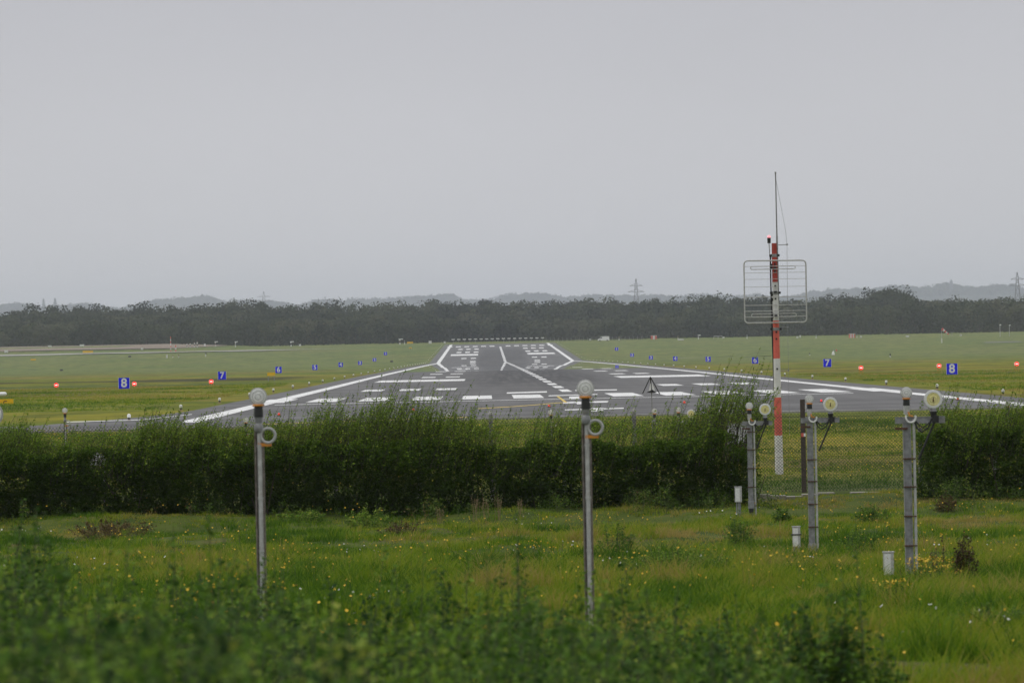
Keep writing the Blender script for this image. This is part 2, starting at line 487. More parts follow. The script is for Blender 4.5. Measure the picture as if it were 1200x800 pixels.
def poly_mesh(name, V, Fc, mats, parent=None, tint=None, mi=None):
    """V (n,3) array, Fc (m,k) index array"""
    me = bpy.data.meshes.new(name)
    V = np.asarray(V, dtype=np.float32); Fc = np.asarray(Fc, dtype=np.int32)
    k = Fc.shape[1]
    me.vertices.add(len(V)); me.vertices.foreach_set('co', V.ravel())
    me.loops.add(Fc.size); me.loops.foreach_set('vertex_index', Fc.ravel())
    me.polygons.add(len(Fc)); me.polygons.foreach_set('loop_start', np.arange(0, Fc.size, k, dtype=np.int32))
    try:
        me.polygons.foreach_set('loop_total', np.full(len(Fc), k, dtype=np.int32))
    except Exception:
        pass
    for x in (mats if isinstance(mats, (list, tuple)) else [mats]):
        me.materials.append(x)
    if mi is not None:
        me.polygons.foreach_set('material_index', np.asarray(mi, dtype=np.int32))
    if tint is not None:
        a = me.attributes.new('tint', 'FLOAT', 'FACE')
        a.data.foreach_set('value', np.asarray(tint, dtype=np.float32))
    me.update(calc_edges=True); me.validate()
    o = bpy.data.objects.new(name, me); col.objects.link(o)
    if parent is not None:
        o.parent = parent
    return o


def unit(a):
    return a / np.maximum(np.linalg.norm(a, axis=1, keepdims=True), 1e-9)


def leaf_quads(C, L, W, up=0.35, droop=None, rng=RNG):
    """diamond leaves: centres C (n,3), length L (n), width W (n)"""
    n = len(C)
    nrm = rng.normal(size=(n, 3)); nrm[:, 2] = np.abs(nrm[:, 2]) + up * 2; nrm = unit(nrm)
    t = rng.normal(size=(n, 3))
    if droop is not None:
        t = t * 0.7 + droop
    t = unit(t - nrm * np.sum(t * nrm, axis=1, keepdims=True))
    s = np.cross(nrm, t)
    L = np.asarray(L)[:, None] / 2; W = np.asarray(W)[:, None] / 2
    V = np.empty((n, 4, 3))
    V[:, 0] = C - t * L; V[:, 1] = C + s * W + t * L * 0.1; V[:, 2] = C + t * L - nrm * L * 0.25; V[:, 3] = C - s * W + t * L * 0.1
    return V.reshape(-1, 3), np.arange(4 * n).reshape(n, 4)


def ribbons(A, B, W, rng=RNG):
    """thin three-sided stems from A to B (n,3), radius W (n)"""
    n = len(A); d = unit(B - A)
    t = unit(np.cross(d, np.tile(np.array([[0.3, 0.9, 0.2]]), (n, 1)))); s = np.cross(d, t)
    V = np.empty((n, 6, 3)); W = np.asarray(W)[:, None]
    for k in range(3):
        q = 2 * math.pi * k / 3
        e = (t * math.cos(q) + s * math.sin(q)) * W
        V[:, k] = A + e; V[:, k + 3] = B + e * 0.6
    idx = np.arange(n)[:, None] * 6
    Fc = np.concatenate([idx + np.array([[0, 1, 4, 3]]), idx + np.array([[1, 2, 5, 4]]), idx + np.array([[2, 0, 3, 5]])])
    return V.reshape(-1, 3), Fc


# ------------------------------------------------------------------ ground, runway, markings
GX, GD = np.meshgrid(XL, DL)
V = np.stack([GX, GD, ground(GX, GD)], axis=-1).reshape(-1, 3)
nx = len(XL); r, c = np.meshgrid(np.arange(len(DL) - 1), np.arange(nx - 1), indexing='ij')
i0 = (r * nx + c).ravel()
go = poly_mesh('ground', V, np.stack([i0, i0 + 1, i0 + nx + 1, i0 + nx], axis=1), ground_material())
go.data.polygons.foreach_set('use_smooth', [True] * len(go.data.polygons))
tag(go, kind='structure')

ASPH = asphalt_material()


def sheet(name, rows, off, m, lift=0.0):
    """rows: list of (D, x0, x1) from near to far; draped on the profile at height off"""
    Ds = sorted(set([a[0] for a in rows]) | set(float(d) for d in DL if rows[0][0] < d < rows[-1][0]))
    rd = [a[0] for a in rows]
    x0 = np.interp(Ds, rd, [a[1] for a in rows]); x1 = np.interp(Ds, rd, [a[2] for a in rows])
    z = prof(np.array(Ds)) + off
    nseg = 6
    V = []; Fc = []
    for i, d in enumerate(Ds):
        for k in range(nseg + 1):
            V.append((x0[i] + (x1[i] - x0[i]) * k / nseg, d, z[i]))
    for i in range(len(Ds) - 1):
        for k in range(nseg):
            a = i * (nseg + 1) + k
            Fc.append((a, a + 1, a + nseg + 2, a + nseg + 1))
    return poly_mesh(name, V, Fc, m)


rw = sheet('runway', [(331, cl(331) - 25.6, cl(331) + 26), (2968, cl(2968) - 25.6, cl(2968) + 26)], 0.0, ASPH)
tag(rw, kind='structure')
# the pad in front of the threshold, flaring into the taxiway on one side
pad_pts = [(-62, 300), (-25, 309), (-15, 313), (-8, 320), (-2, 327), (8, 331), (40, 331)]
pm = MB()
top = [(-62, 322), (-34, 326), (-25.5, 333), (-22.9, 355), (-21.3, 380), (-20.3, 425)]
low = pad_pts[:6]
ring = [(x, d) for x, d in low] + [(8, 332), (-19.0, 332), (-19.0, 425)] + list(reversed(top))
pm.add([(x, d, float(prof(d)) - 0.006) for x, d in ring], [tuple(range(len(ring)))])
tag(pm.build('taxiway', ASPH), kind='structure')

MW = MB(); MY = MB()


def strip(mb, a, b, w, off=0.012):
    """painted line between two (x, D) points, w metres wide across"""
    (xa, da), (xb, db) = a, b
    if db < da:
        (xa, da), (xb, db) = (xb, db), (xa, da)
    ds = [da] + [float(d) for d in DL if da < d < db] + [db]
    for p, q in zip(ds[:-1], ds[1:]):
        tp = (p - da) / (db - da); tq = (q - da) / (db - da)
        xp, xq = xa + (xb - xa) * tp, xa + (xb - xa) * tq
        zp, zq = float(prof(p)) + off, float(prof(q)) + off
        mb.add([(xp - w / 2, p, zp), (xp + w / 2, p, zp), (xq + w / 2, q, zq), (xq - w / 2, q, zq)], [(0, 1, 2, 3)])


def mark(u0, u1, d0, d1, off=0.012, mb=None):
    dm = (d0 + d1) / 2
    strip(mb or MW, (float(cl(d0)) + (u0 + u1) / 2, d0), (float(cl(d1)) + (u0 + u1) / 2, d1), abs(u1 - u0), off)


for s in (-1, 1):
    mark(s * 22.5 - 0.6, s * 22.5 + 0.6, 334, 2000); mark(s * 22.5 - 0.65, s * 22.5 + 0.65, 2000, 2958, 0.016)
    for k in range(6):                                   # threshold bars of both ends
        e = 2.5 + 3.76 * k
        mark(s * e, s * (e + 2.2), 456, 492, 0.020 if k == 5 else 0.016)
        mark(s * e, s * (e + 2.2), 2800, 2846, 0.024)
    for e in (9.4, 12.8, 16.2):                          # touchdown marks
        mark(s * e, s * (e + 1.9), 573, 600)
        mark(s * e, s * (e + 1.9), 2652, 2700, 0.02)
        mark(s * e, s * (e + 1.9), 2500, 2550, 0.02)
    mark(s * 9.2, s * 19.8, 742, 788)                    # aiming marks
    mark(s * 9.4, s * 19.8, 2380, 2440, 0.02)
    for d, es in ((858, (10.2, 13.5)), (980, (10.2, 13.4)), (1105, (10.2, 13.5)), (1225, (10.2,))):
        for e in es:
            mark(s * e, s * (e + 1.9), d - 13, d + 13)
    for d, es in ((2265, (10.0, 13.4)), (2150, (10.0,))):
        for e in es:
            mark(s * e, s * (e + 1.9), d - 16, d + 16, 0.02)
d = 520.0
while d < 2790:                                          # centre line dashes
    w2 = 0.42 if d < 1500 else 0.45
    mark(-w2, w2, d, d + (31 if d < 1500 else 36)); d += 52 if d < 1500 else 48
# threshold line and the runway number in front of it, strokes read off the photograph
strip_pts = lambda x, y, D=None: None


def on_runway(px, py):
    """point of the runway surface seen at a photo pixel"""
    lo, hi = 250.0, 2900.0
    for _ in range(60):
        m_ = (lo + hi) / 2
        if P(px, py, m_).z > float(prof(m_)):
            lo = m_
        else:
            hi = m_
    q = P(px, py, lo)
    return (q.x, q.y)


def stroke(mb, x0, y0, x1, y1, half_px, off=0.014):
    """stroke of paint between two points of the pavement, half_px its half height in the picture"""
    pts = [on_runway(x0, y0 + half_px), on_runway(x1, y1 + half_px), on_runway(x1, y1 - half_px), on_runway(x0, y0 - half_px)]
    mb.add([(x, d_, float(prof(d_)) + off) for x, d_ in pts], [(0, 1, 2, 3)])


stroke(MW, 322, 474.6, 1000, 460.8, 0.20, 0.018)         # threshold line
stroke(MW, 594, 460.6, 641, 459.2, 0.75, 0.020)
stroke(MW, 674, 457.6, 723, 456.8, 0.6, 0.020)
stroke(MW, 643, 463.9, 700, 462.2, 0.5, 0.022)
stroke(MW, 667, 466.5, 679, 466.0, 1.6, 0.024)
stroke(MW, 660, 472.0, 713, 470.7, 0.9, 0.016)
stroke(MW, 676, 472.6, 690, 471.9, 1.5, 0.020)
stroke(MW, 662, 480.4, 731, 478.4, 0.6, 0.016)
stroke(MW, 693, 480.4, 707, 480.0, 2.0, 0.020)
ya = [on_runway(652, 464.5), on_runway(655, 464.5), on_runway(665, 471.8), on_runway(661.5, 471.8)]
MY.add([(x, d_, float(prof(d_)) + 0.026) for x, d_ in ya], [(0, 1, 2, 3)])
prev = None
for (px, py) in ((560, 478.8), (600, 476.5), (630, 474.2), (650, 472.3), (664, 471.5)):
    if prev: stroke(MY, prev[0], prev[1], px, py, 0.28, 0.012)
    prev = (px, py)
stroke(MY, 300, 497.4, 420, 493.2, 0.4, 0.012); stroke(MY, 440, 492.5, 500, 490.4, 0.4, 0.012); stroke(MY, 515, 489.9, 548, 488.8, 0.4, 0.012)
for s_, e_ in (((75, 494.6), (165, 492.0)),):
    stroke(MW, *s_, *e_, 0.35, 0.012)
stroke(MW, 165, 492.0, 225, 485.5, 0.3, 0.012)
tag(MW.build('runway_markings', marking_material('white_runway_paint', (0.80, 0.80, 0.79))), kind='structure')
tag(MY.build('taxi_markings', marking_material('yellow_taxi_paint', (0.72, 0.52, 0.08))), kind='structure')

kb = MB()
for (xa, da), (xb, db) in zip(pad_pts[:-1], pad_pts[1:]):
    za, zb = float(prof(da)), float(prof(db))
    kb.add([(xa, da - 0.9, za + 0.03), (xb, db - 0.9, zb + 0.03), (xb, db - 0.05, zb + 0.03), (xa, da - 0.05, za + 0.03),
            (xa, da - 0.9, za - 0.2), (xb, db - 0.9, zb - 0.2)], [(0, 1, 2, 3), (4, 5, 1, 0)])
tag(kb.build('pavement_edge', M['concrete']), kind='structure')

# added mirror sheet imitating the heat mirage in the hollow before the far rise
m, nt, out = new_mat('mirage_mirror')
b = nt.nodes.new('ShaderNodeBsdfPrincipled'); b.inputs['Base Color'].default_value = (0.10, 0.10, 0.102, 1); b.inputs['Roughness'].default_value = 0.0
b.inputs['Specular IOR Level'].default_value = 0.5; nt.links.new(b.outputs['BSDF'], out.inputs['Surface'])
tag(sheet('runway_mirage', [(1112, cl(1112) - 22.3, cl(1112) + 22.3), (2116, cl(2116) - 22.3, cl(2116) + 22.3)], 0.006, m), kind='structure')

# far taxiway, strips and field
def flat_strip(name, pts, off, m):
    """pts: list of (x, d0, d1)"""
    mb = MB()
    for (xa, a0, a1), (xb, b0, b1) in zip(pts[:-1], pts[1:]):
        q = [(xa, a0), (xb, b0), (xb, b1), (xa, a1)]
        mb.add([(x, d_, gz(x, d_) + off) for x, d_ in q], [(0, 1, 2, 3)])
    return tag(mb.build(name, m), kind='structure')


flat_strip('far_taxiway', [(x, 2792, 2848) for x in range(-480, -110, 10)] + [(-110, 2796, 2840), (-90, 2806, 2832), (-66, 2818, 2826)], 0.30, M['taxi'])
flat_strip('service_track', [(x, 2085, 2110) for x in range(54, 90, 4)], 0.30, M['path'])
flat_strip('apron', [(x, 2505, 2535) for x in range(188, 204, 3)], 0.10, mat('dark_apron_tarmac', (0.13, 0.13, 0.125), 0.9))
flat_strip('ploughed_field', [(x, 2990, 3120) for x in range(-460, -150, 10)] + [(-140, 3090, 3120)], 0.35, M['field'])
pth = MB()
for k, x in enumerate(np.arange(6.45, 10.3, 0.42)):
    if k in (5, 8): continue
    z = max(gz(x + a, 165.2 + b) for a in (-0.2, 0, 0.2) for b in (-0.5, 0, 0.5)) + 0.02
    pth.box((x, 165.2 + 0.15 * math.sin(x * 2), z - 0.19), (0.41, 0.95, 0.44))
tag(pth.build('path', M['path']), kind='structure')

# ------------------------------------------------------------------ grass and flowers (stuff)
GRASS = leaf_mat('meadow_grass_blades', [(0.0, (0.048, 0.118, 0.008)), (0.35, (0.138, 0.240, 0.013)), (0.6, (0.250, 0.300, 0.020)),
                                         (0.85, (0.31, 0.28, 0.055)), (1.0, (0.36, 0.28, 0.09))], 0.4)


def grass(name, d0, d1, half, n_tuft, per, h0, h1, w, label, patch, bias, keep=None, seg=2, seed=3):
    rng = np.random.default_rng(seed)
    u = rng.random(n_tuft); D = np.sqrt(d0 ** 2 + u * (d1 ** 2 - d0 ** 2))
    X = (rng.random(n_tuft) * 2 - 1) * half(D)
    den = fbm(X / patch, D / patch, 77)
    ok = rng.random(n_tuft) < np.clip(0.05 + 1.7 * den, 0, 1)
    if keep is not None:
        ok &= keep(X, D)
    X, D, den = X[ok], D[ok], den[ok]
    dry = fbm(X / (patch * 1.5) + 9, D / (patch * 2.8), 120)
    tall = fbm(X / (patch * 0.8), D / (patch * 0.8), 150)
    n = len(X)
    rad = 0.09 if d0 > 150 else 0.075
    ox, oy = rng.normal(size=n * per) * rad, rng.normal(size=n * per) * rad
    Xb = np.repeat(X, per) + ox
    Db = np.repeat(D, per) + oy
    big = np.repeat(0.55 + 0.9 * rng.random(n) ** 2, per)
    Zb = ground(Xb, Db) - 0.02
    hs_ = np.clip(1 - 0.5 * (Db - 118) / 40, 0.45, 1) * (0.75 + 0.9 * np.clip(fbm(Xb / 0.8, Db / 0.8, 210, 2) - 0.4, 0, 1)) if d0 == 108 else 1.0
    H = hs_ * (h0 + (h1 - h0) * np.repeat(np.clip((tall - 0.25) * 2, 0, 1), per)) * (0.6 + 0.6 * rng.random(n * per)) * big
    lean = np.stack([ox, oy], axis=1) / rad * 0.42 * H[:, None] + rng.normal(size=(n * per, 2)) * 0.3 * H[:, None] + np.array([0.10, 0.0]) * H[:, None]
    ang = rng.random(n * per) * math.pi
    wx, wy = np.cos(ang) * w / 2, np.sin(ang) * w / 2
    base = np.stack([Xb, Db, Zb], axis=1); wv = np.stack([wx, wy, np.zeros_like(wx)], axis=1)
    tip = base + np.stack([lean[:, 0], lean[:, 1], H], axis=1)
    tint = np.clip(np.repeat(bias + (dry - 0.5) * 1.7 + (fbm(X / (patch * 0.4), D / (patch * 0.7), 190, 2) - 0.5) * 0.7, per) + np.repeat(rng.normal(size=n) * 0.15, per) + rng.normal(size=n * per) * 0.1, 0, 1)
    if seg == 1:
        V = np.stack([base - wv, base + wv, tip], axis=1).reshape(-1, 3)
        Fc = np.arange(len(V)).reshape(-1, 3); T = tint
    else:
        mid = base + np.stack([lean[:, 0] * 0.28, lean[:, 1] * 0.28, H * 0.58], axis=1)
        V = np.stack([base - wv, base + wv, mid - wv * 0.7, mid + wv * 0.7, tip], axis=1).reshape(-1, 3)
        i = np.arange(n * per)[:, None] * 5
        Fc = np.concatenate([i + np.array([[0, 1, 3]]), i + np.array([[0, 3, 2]]), i + np.array([[2, 3, 4]])])
        T = np.concatenate([tint, tint, tint])
    o = poly_mesh(name, V, Fc, GRASS, tint=T)
    return tag(o, label, 'grass', kind='stuff')


grass('meadow_grass', 48, 110, lambda D: 0.081 * D * 1.3 + 1.5, 26000, 24, 0.06, 0.38, 0.013,
      'uneven green and straw coloured meadow grass in front of the hedge', 1.5, 0.34, seg=2, seed=3)
grass('rough_grass', 108, 167, lambda D: 0.081 * D * 1.25 + 1.5, 36000, 15, 0.06, 0.40, 0.017,
      'rough olive grass running up to the foot of the hedge and fence', 1.8, 0.40, seg=2, seed=5,
      keep=lambda X, D: ~((np.abs(D - 165 - 0.3 * np.sin(X)) < 0.62) & (X > 6.2) & (X < 10.3)))
grass('verge_grass', 169, 328, lambda D: 0.081 * D * 1.2 + 1.5, 52000, 7, 0.06, 0.20, 0.022,
      'green verge grass between the wire fence and the runway pavement', 6.0, 0.20, seg=1, seed=8,
      keep=lambda X, D: (pave_mask(X, D) < 0.35) | (D < 305))
grass('airfield_grass', 312, 760, lambda D: 0.081 * D * 1.15 + 2, 90000, 5, 0.08, 0.24, 0.05,
      'olive and yellowish grass of the airfield on both sides of the runway', 8.0, 0.60, seg=1, seed=13,
      keep=lambda X, D: (pave_mask(X, D) < 0.02) & ((np.abs(X - cl(D)) > 27.2)))


def flowers(name, rgb, d0, d1, half, n, size, h0, h1, label, seed, keep=None, cluster=2.0):
    rng = np.random.default_rng(seed)
    m0 = int(n / 9) + 1
    D0 = np.sqrt(d0 ** 2 + rng.random(m0) * (d1 ** 2 - d0 ** 2)); X0 = (rng.random(m0) * 2 - 1) * half(D0)
    D = np.repeat(D0, 9) + rng.normal(size=m0 * 9) * cluster * 0.7; X = np.repeat(X0, 9) + rng.normal(size=m0 * 9) * cluster * 0.3
    if keep is not None:
        k = keep(X, D); X, D = X[k], D[k]
    n = len(X); Z = ground(X, D); H = h0 + (h1 - h0) * rng.random(n)
    top_ = np.stack([X + rng.normal(size=n) * 0.03, D + rng.normal(size=n) * 0.03, Z + H], axis=1)
    nr = rng.normal(size=(n, 3)) * 0.55; nr[:, 2] += 0.7; nr[:, 1] -= 0.7; nr = unit(nr)
    t = unit(np.cross(nr, rng.normal(size=(n, 3)))); s_ = np.cross(nr, t)
    R = size * (0.6 + 0.8 * rng.random(n)) / 2
    Vs = []
    for k in range(6):
        q = 2 * math.pi * k / 6
        Vs.append(top_ + (t * math.cos(q) + s_ * math.sin(q)) * R[:, None] + nr * (0.3 * R[:, None] * (k % 2)))
    Vf = np.stack(Vs, axis=1).reshape(-1, 3); i = np.arange(n)[:, None] * 6
    Fa = np.concatenate([i + np.array([[0, 1, 2, 3]]), i + np.array([[0, 3, 4, 5]])])
    base = np.stack([X, D, Z], axis=1)
    Vr, Fr = ribbons(base, top_, np.full(n, 0.003))
    V = np.concatenate([Vf, Vr]); Fc = np.concatenate([Fa, Fr + len(Vf)])
    mi = np.concatenate([np.zeros(len(Fa)), np.ones(len(Fr))])
    o = poly_mesh(name, V, Fc, [mat(name + '_petals', rgb, 0.7, var=0.15), M['stem']], mi=mi)
    return tag(o, label, 'flowers', kind='stuff')


hw = lambda D: 0.081 * D * 1.2 + 1
flowers('yellow_wildflower', (0.66, 0.42, 0.02), 52, 162, hw, 1500, 0.031, 0.22, 0.46, 'scattered small yellow flowers in the meadow before the hedge', 21)
flowers('white_wildflower', (0.68, 0.68, 0.62), 52, 160, hw, 150, 0.032, 0.18, 0.42, 'scattered white flower heads in the meadow before the hedge', 22)
flowers('buttercup', (0.66, 0.47, 0.02), 172, 312, lambda D: 0.081 * D * 1.1, 4200, 0.034, 0.10, 0.22, 'yellow buttercups dotted over the verge behind the fence', 23)

# ------------------------------------------------------------------ hedges
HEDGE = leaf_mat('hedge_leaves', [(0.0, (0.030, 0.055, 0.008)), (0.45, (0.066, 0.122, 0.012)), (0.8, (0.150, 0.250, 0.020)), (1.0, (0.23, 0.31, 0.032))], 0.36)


def hedge(name, x0, x1, label, n_leaf, n_shoot, seed, hole=None, endfade=True):
    rng = np.random.default_rng(seed)
    root = thing(name, label, 'hedge', ((x0 + x1) / 2, 162.2, gz((x0 + x1) / 2, 162.2)))
    off = np.array([root.location[0], root.location[1], root.location[2]])

    def topz(x):
        return 1.72 + 0.35 * (fbm(x / 1.7, x * 0 + 7, seed + 31) - 0.45) + 0.35 * (fbm(x / 2.3, x * 0 + seed, seed) - 0.5) + 0.5 * (fbm(x / 0.5, x * 0 + 3, seed + 9) - 0.5)

    def depth(x, h):           # half thickness of the hedge at height h
        t = np.clip(h / topz(x), 0, 1.2)
        return (0.66 + 0.42 * np.sin(np.minimum(t, 1) * 2.5)) * (0.62 + 0.76 * fbm(x / 0.9, h / 0.7, seed + 4))
    # shell leaves (front, top, back) and a sparser inside
    X = x0 + (x1 - x0) * rng.random(n_leaf)
    h = topz(X) * rng.random(n_leaf) ** 1.15
    side = rng.random(n_leaf)
    dd = depth(X, h)
    y = np.where(side < 0.62, -dd + np.abs(rng.normal(size=n_leaf)) * 0.42, (rng.random(n_leaf) * 2 - 1) * dd)
    tp = rng.random(n_leaf) < 0.24
    h = np.where(tp, topz(X) - np.abs(rng.normal(size=n_leaf)) * 0.16, h)
    y = np.where(tp, (rng.random(n_leaf) * 2 - 1) * dd * 0.8, y)
    # rounded ends
    ed = np.minimum(X - x0, x1 - X)
    keep = rng.random(n_leaf) < np.clip((ed + 0.1) / 0.55, 0.15, 1)
    # clumping: thin some pockets so that dark gaps open between the sprays
    cl_ = fbm(X / 0.34, h / 0.30, seed + 20, 2)
    keep &= rng.random(n_leaf) < np.clip(0.5 + 2.0 * (cl_ - 0.28), 0.3, 1)
    if hole is not None:
        for (hx, hh, r_) in hole:
            q = ((X - hx) / r_) ** 2 + ((h - hh) / r_) ** 2
            keep &= rng.random(n_leaf) > 0.95 * np.exp(-q)
    X, h, y = X[keep], h[keep], y[keep]
    C = np.stack([X, 162.2 + y, ground(X, 162.2 + 0 * X) + h], axis=1)
    tint = np.clip(0.20 + 0.62 * (h / 2.1) ** 2 * 0.8 + rng.normal(size=len(X)) * 0.11 + 0.2 * (cl_[keep] - 0.5), 0, 1)  # leaf tint gets lighter towards the hedge top, plus random and clump variation
    Ls = 0.055 + 0.045 * rng.random(len(X))
    # upright shoots along the top, leaning with the wind
    sx = x0 + 0.2 + (x1 - x0 - 0.4) * rng.random(n_shoot)
    dens = fbm(sx / 1.7, sx * 0 + 7, seed + 31)
    sx = sx[rng.random(n_shoot) < np.clip((dens - 0.1) * 2.0, 0.25, 1)]
    m_ = len(sx)
    lenf = 0.42 + 0.34 * rng.random(m_) + 1.0 * rng.random(m_) ** 6 + 1.6 * rng.random(m_) ** 0.7 * np.clip(fbm(sx / 1.7, sx * 0 + 7, seed + 31) - 0.48, 0, 1)
    sy = 162.2 + rng.normal(size=m_) * 0.5 - 0.1
    b0 = np.stack([sx, sy, ground(sx, 162.2 + 0 * sx) + topz(sx) - 0.75], axis=1)
    lenf = lenf * np.interp(600 + sx / 162.2 * F, [0, 250, 330, 470, 560, 760, 860, 1060, 1200], [0.50, 0.52, 0.68, 0.92, 0.72, 0.80, 1.15, 0.75, 0.75])
    tip = b0 + np.stack([(0.26 + rng.normal(size=m_) * 0.13) * (lenf + 0.75), rng.normal(size=m_) * 0.12, lenf + 0.75], axis=1)
    mid = (b0 + tip) / 2 + np.stack([-0.05 * lenf, 0 * lenf, 0.06 * lenf], axis=1)
    per = 40
    t = rng.random((m_, per)) ** 0.8
    pos = np.where(t[..., None] < 0.5, b0[:, None] + (mid - b0)[:, None] * (t * 2)[..., None], mid[:, None] + (tip - mid)[:, None] * (t * 2 - 1)[..., None])
    pos = pos + rng.normal(size=pos.shape) * (0.016 + 0.07 * (1 - t[..., None]))
    pos = pos.reshape(-1, 3)
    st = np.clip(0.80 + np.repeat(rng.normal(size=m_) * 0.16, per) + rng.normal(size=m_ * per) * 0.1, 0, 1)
    if hole is not None:
        kp = np.ones(len(pos), bool)
        for (hx, hh, r_) in hole:
            q = ((pos[:, 0] - hx) / r_) ** 2 + ((pos[:, 2] - ground(pos[:, 0], 162.2 + 0 * pos[:, 0]) - hh) / r_) ** 2
            kp &= rng.random(len(pos)) > 0.93 * np.exp(-q)
        pos, st = pos[kp], st[kp]
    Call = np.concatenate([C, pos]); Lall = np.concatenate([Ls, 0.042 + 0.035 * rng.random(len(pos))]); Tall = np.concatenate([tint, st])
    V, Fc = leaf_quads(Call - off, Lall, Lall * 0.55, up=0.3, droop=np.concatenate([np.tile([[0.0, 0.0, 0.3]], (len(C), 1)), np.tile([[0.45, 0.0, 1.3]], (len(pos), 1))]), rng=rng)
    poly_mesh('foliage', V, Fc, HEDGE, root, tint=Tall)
    # woody stems inside and shoot stems
    ns = int((x1 - x0) * 14)
    bx = x0 + 0.15 + (x1 - x0 - 0.3) * rng.random(ns); by = 162.2 + rng.normal(size=ns) * 0.35
    A = np.stack([bx, by, ground(bx, by) - 0.1], axis=1)
    B = A + np.stack([rng.normal(size=ns) * 0.28, rng.normal(size=ns) * 0.25, topz(bx) * (0.4 + 0.4 * rng.random(ns))], axis=1)
    V1, F1 = ribbons(A - off, B - off, 0.008 + 0.014 * rng.random(ns))
    V2, F2 = ribbons(b0 - off, mid - off, np.full(m_, 0.006)); V3, F3 = ribbons(mid - off, tip - off, np.full(m_, 0.0042))
    poly_mesh('branches', np.concatenate([V1, V2, V3]), np.concatenate([F1, F2 + len(V1), F3 + len(V1) + len(V2)]), M['bark'], root)
    return root


hw1 = P(115, 535, 162); hw2 = P(868, 512, 162)
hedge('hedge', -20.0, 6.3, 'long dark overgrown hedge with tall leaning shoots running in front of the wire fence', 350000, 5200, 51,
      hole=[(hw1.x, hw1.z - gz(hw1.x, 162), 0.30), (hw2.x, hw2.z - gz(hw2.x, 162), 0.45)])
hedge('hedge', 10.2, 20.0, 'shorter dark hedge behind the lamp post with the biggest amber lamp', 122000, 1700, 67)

# ------------------------------------------------------------------ fence
fx0, fx1, fd = -24.0, 24.0, 168.0
froot = thing('wire_fence', 'grey diamond wire mesh fence on concrete posts, bare between the two hedges', 'fence', (0, fd, gz(0, fd)))
fz0 = froot.location.z
FH = 2.12
A, B = [], []
step = 0.09
k = fx0 - FH
while k < fx1:
    for s in (1, -1):
        xa, xb = (k, k + FH) if s == 1 else (k + FH, k)
        za, zb = 0.04, FH
        # clip to the fence length
        if xa < fx0 or xa > fx1 or xb < fx0 or xb > fx1:
            t0, t1 = 0.0, 1.0
            dx = xb - xa
            ta, tb = (fx0 - xa) / dx, (fx1 - xa) / dx
            t0, t1 = max(0, min(ta, tb)), min(1, max(ta, tb))
            if t1 <= t0 + 0.01:
                continue
            xa, xb = xa + dx * t0, xa + dx * t1
            za, zb = 0.04 + (FH - 0.04) * t0, 0.04 + (FH - 0.04) * t1
        A.append((xa, 0.004 * s, za)); B.append((xb, 0.004 * s, zb))
    k += step
A, B = np.array(A), np.array(B)
# split each wire so that it follows the ground
nseg = 4; AA, BB = [], []
for i in range(nseg):
    AA.append(A + (B - A) * i / nseg); BB.append(A + (B - A) * (i + 1) / nseg)
AA, BB = np.concatenate(AA), np.concatenate(BB)
for q in (AA, BB):
    q[:, 2] += prof(np.full(len(q), fd)) - fz0
V, Fc = ribbons(AA, BB, np.full(len(AA), 0.0075))
n_ = len(AA)
for k in range(3):
    pass
poly_mesh('mesh', V, Fc, M['wire'], froot)
tw = MB()
for zz in (0.06, FH * 0.5, FH):
    tw.cyl((fx0, -0.02, zz), (fx1, -0.02, zz), 0.004, n=5)
tw.build('tension_wire', M['wire'], froot)


def fence_post(px):
    x = P(px, 490, fd).x; tall = px in (392, 490, 575, 743)
    hp = FH + (0.22 if tall else -0.35)
    mb = MB(); mb.box((x, 0.08, hp / 2), (0.11, 0.10, hp))
    if tall: mb.lathe((x, 0.08, hp), [(0.07, 0.0), (0.05, 0.05), (0.012, 0.11)], axis='z', n=8)
    mb.build('post', M['concrete'], froot)


for px in (-220, -120, -30, 62, 158, 262, 392, 490, 575, 660, 743, 835, 1078, 1165, 1260, 1350):
    fence_post(px)
q = P(942.5, 578, 167.7)
wp = thing('timber_post', 'dark timber post with a red and white reflector in the bare stretch of fence', 'post', (q.x, 167.75, gz(q.x, 167.75)))
MB().box((0, 0, 1.22), (0.125, 0.12, 2.5)).build('post', M['wood'], wp)
rf = MB(); rf.box((-0.02, -0.07, 1.53), (0.07, 0.015, 0.10), 0); rf.box((0.04, -0.07, 1.53), (0.05, 0.016, 0.085), 1)
rf.build('reflector', [M['mast_red'], M['sign_white']], wp)

# weeds and nettles along the hedge foot
HFW = leaf_mat('nettle_leaves', [(0.0, (0.030, 0.060, 0.010)), (0.5, (0.075, 0.140, 0.016)), (0.8, (0.16, 0.20, 0.03)), (1.0, (0.17, 0.12, 0.05))], 0.3)
rr = np.random.default_rng(88); CC = []; AA_ = []; BB_ = []; TT = []
for k in range(1500):
    x = -20 + 40 * rr.random()
    if 6.6 < x < 9.8: continue
    den = float(fbm(x / 1.1, 0.0, 301, 2))
    if rr.random() > np.clip(2.6 * (den - 0.28), 0.05, 1): continue
    y = 160.9 - abs(rr.normal()) * 1.1; g = gz(x, y); h = (0.15 + 0.75 * max(den - 0.25, 0) + 0.2 * rr.random()) * (0.6 + 0.6 * rr.random())
    a = np.array([x, y, g - 0.03]); b = a + np.array([rr.normal() * 0.08, rr.normal() * 0.08, h]); AA_.append(a); BB_.append(b)
    nl = 22; t = rr.random(nl) ** 0.8
    CC.append(a + (b - a) * t[:, None] + rr.normal(size=(nl, 3)) * np.array([0.07, 0.07, 0.03])); TT.append(np.clip(0.42 + rr.normal() * 0.22 + rr.normal(size=nl) * 0.1, 0, 1))
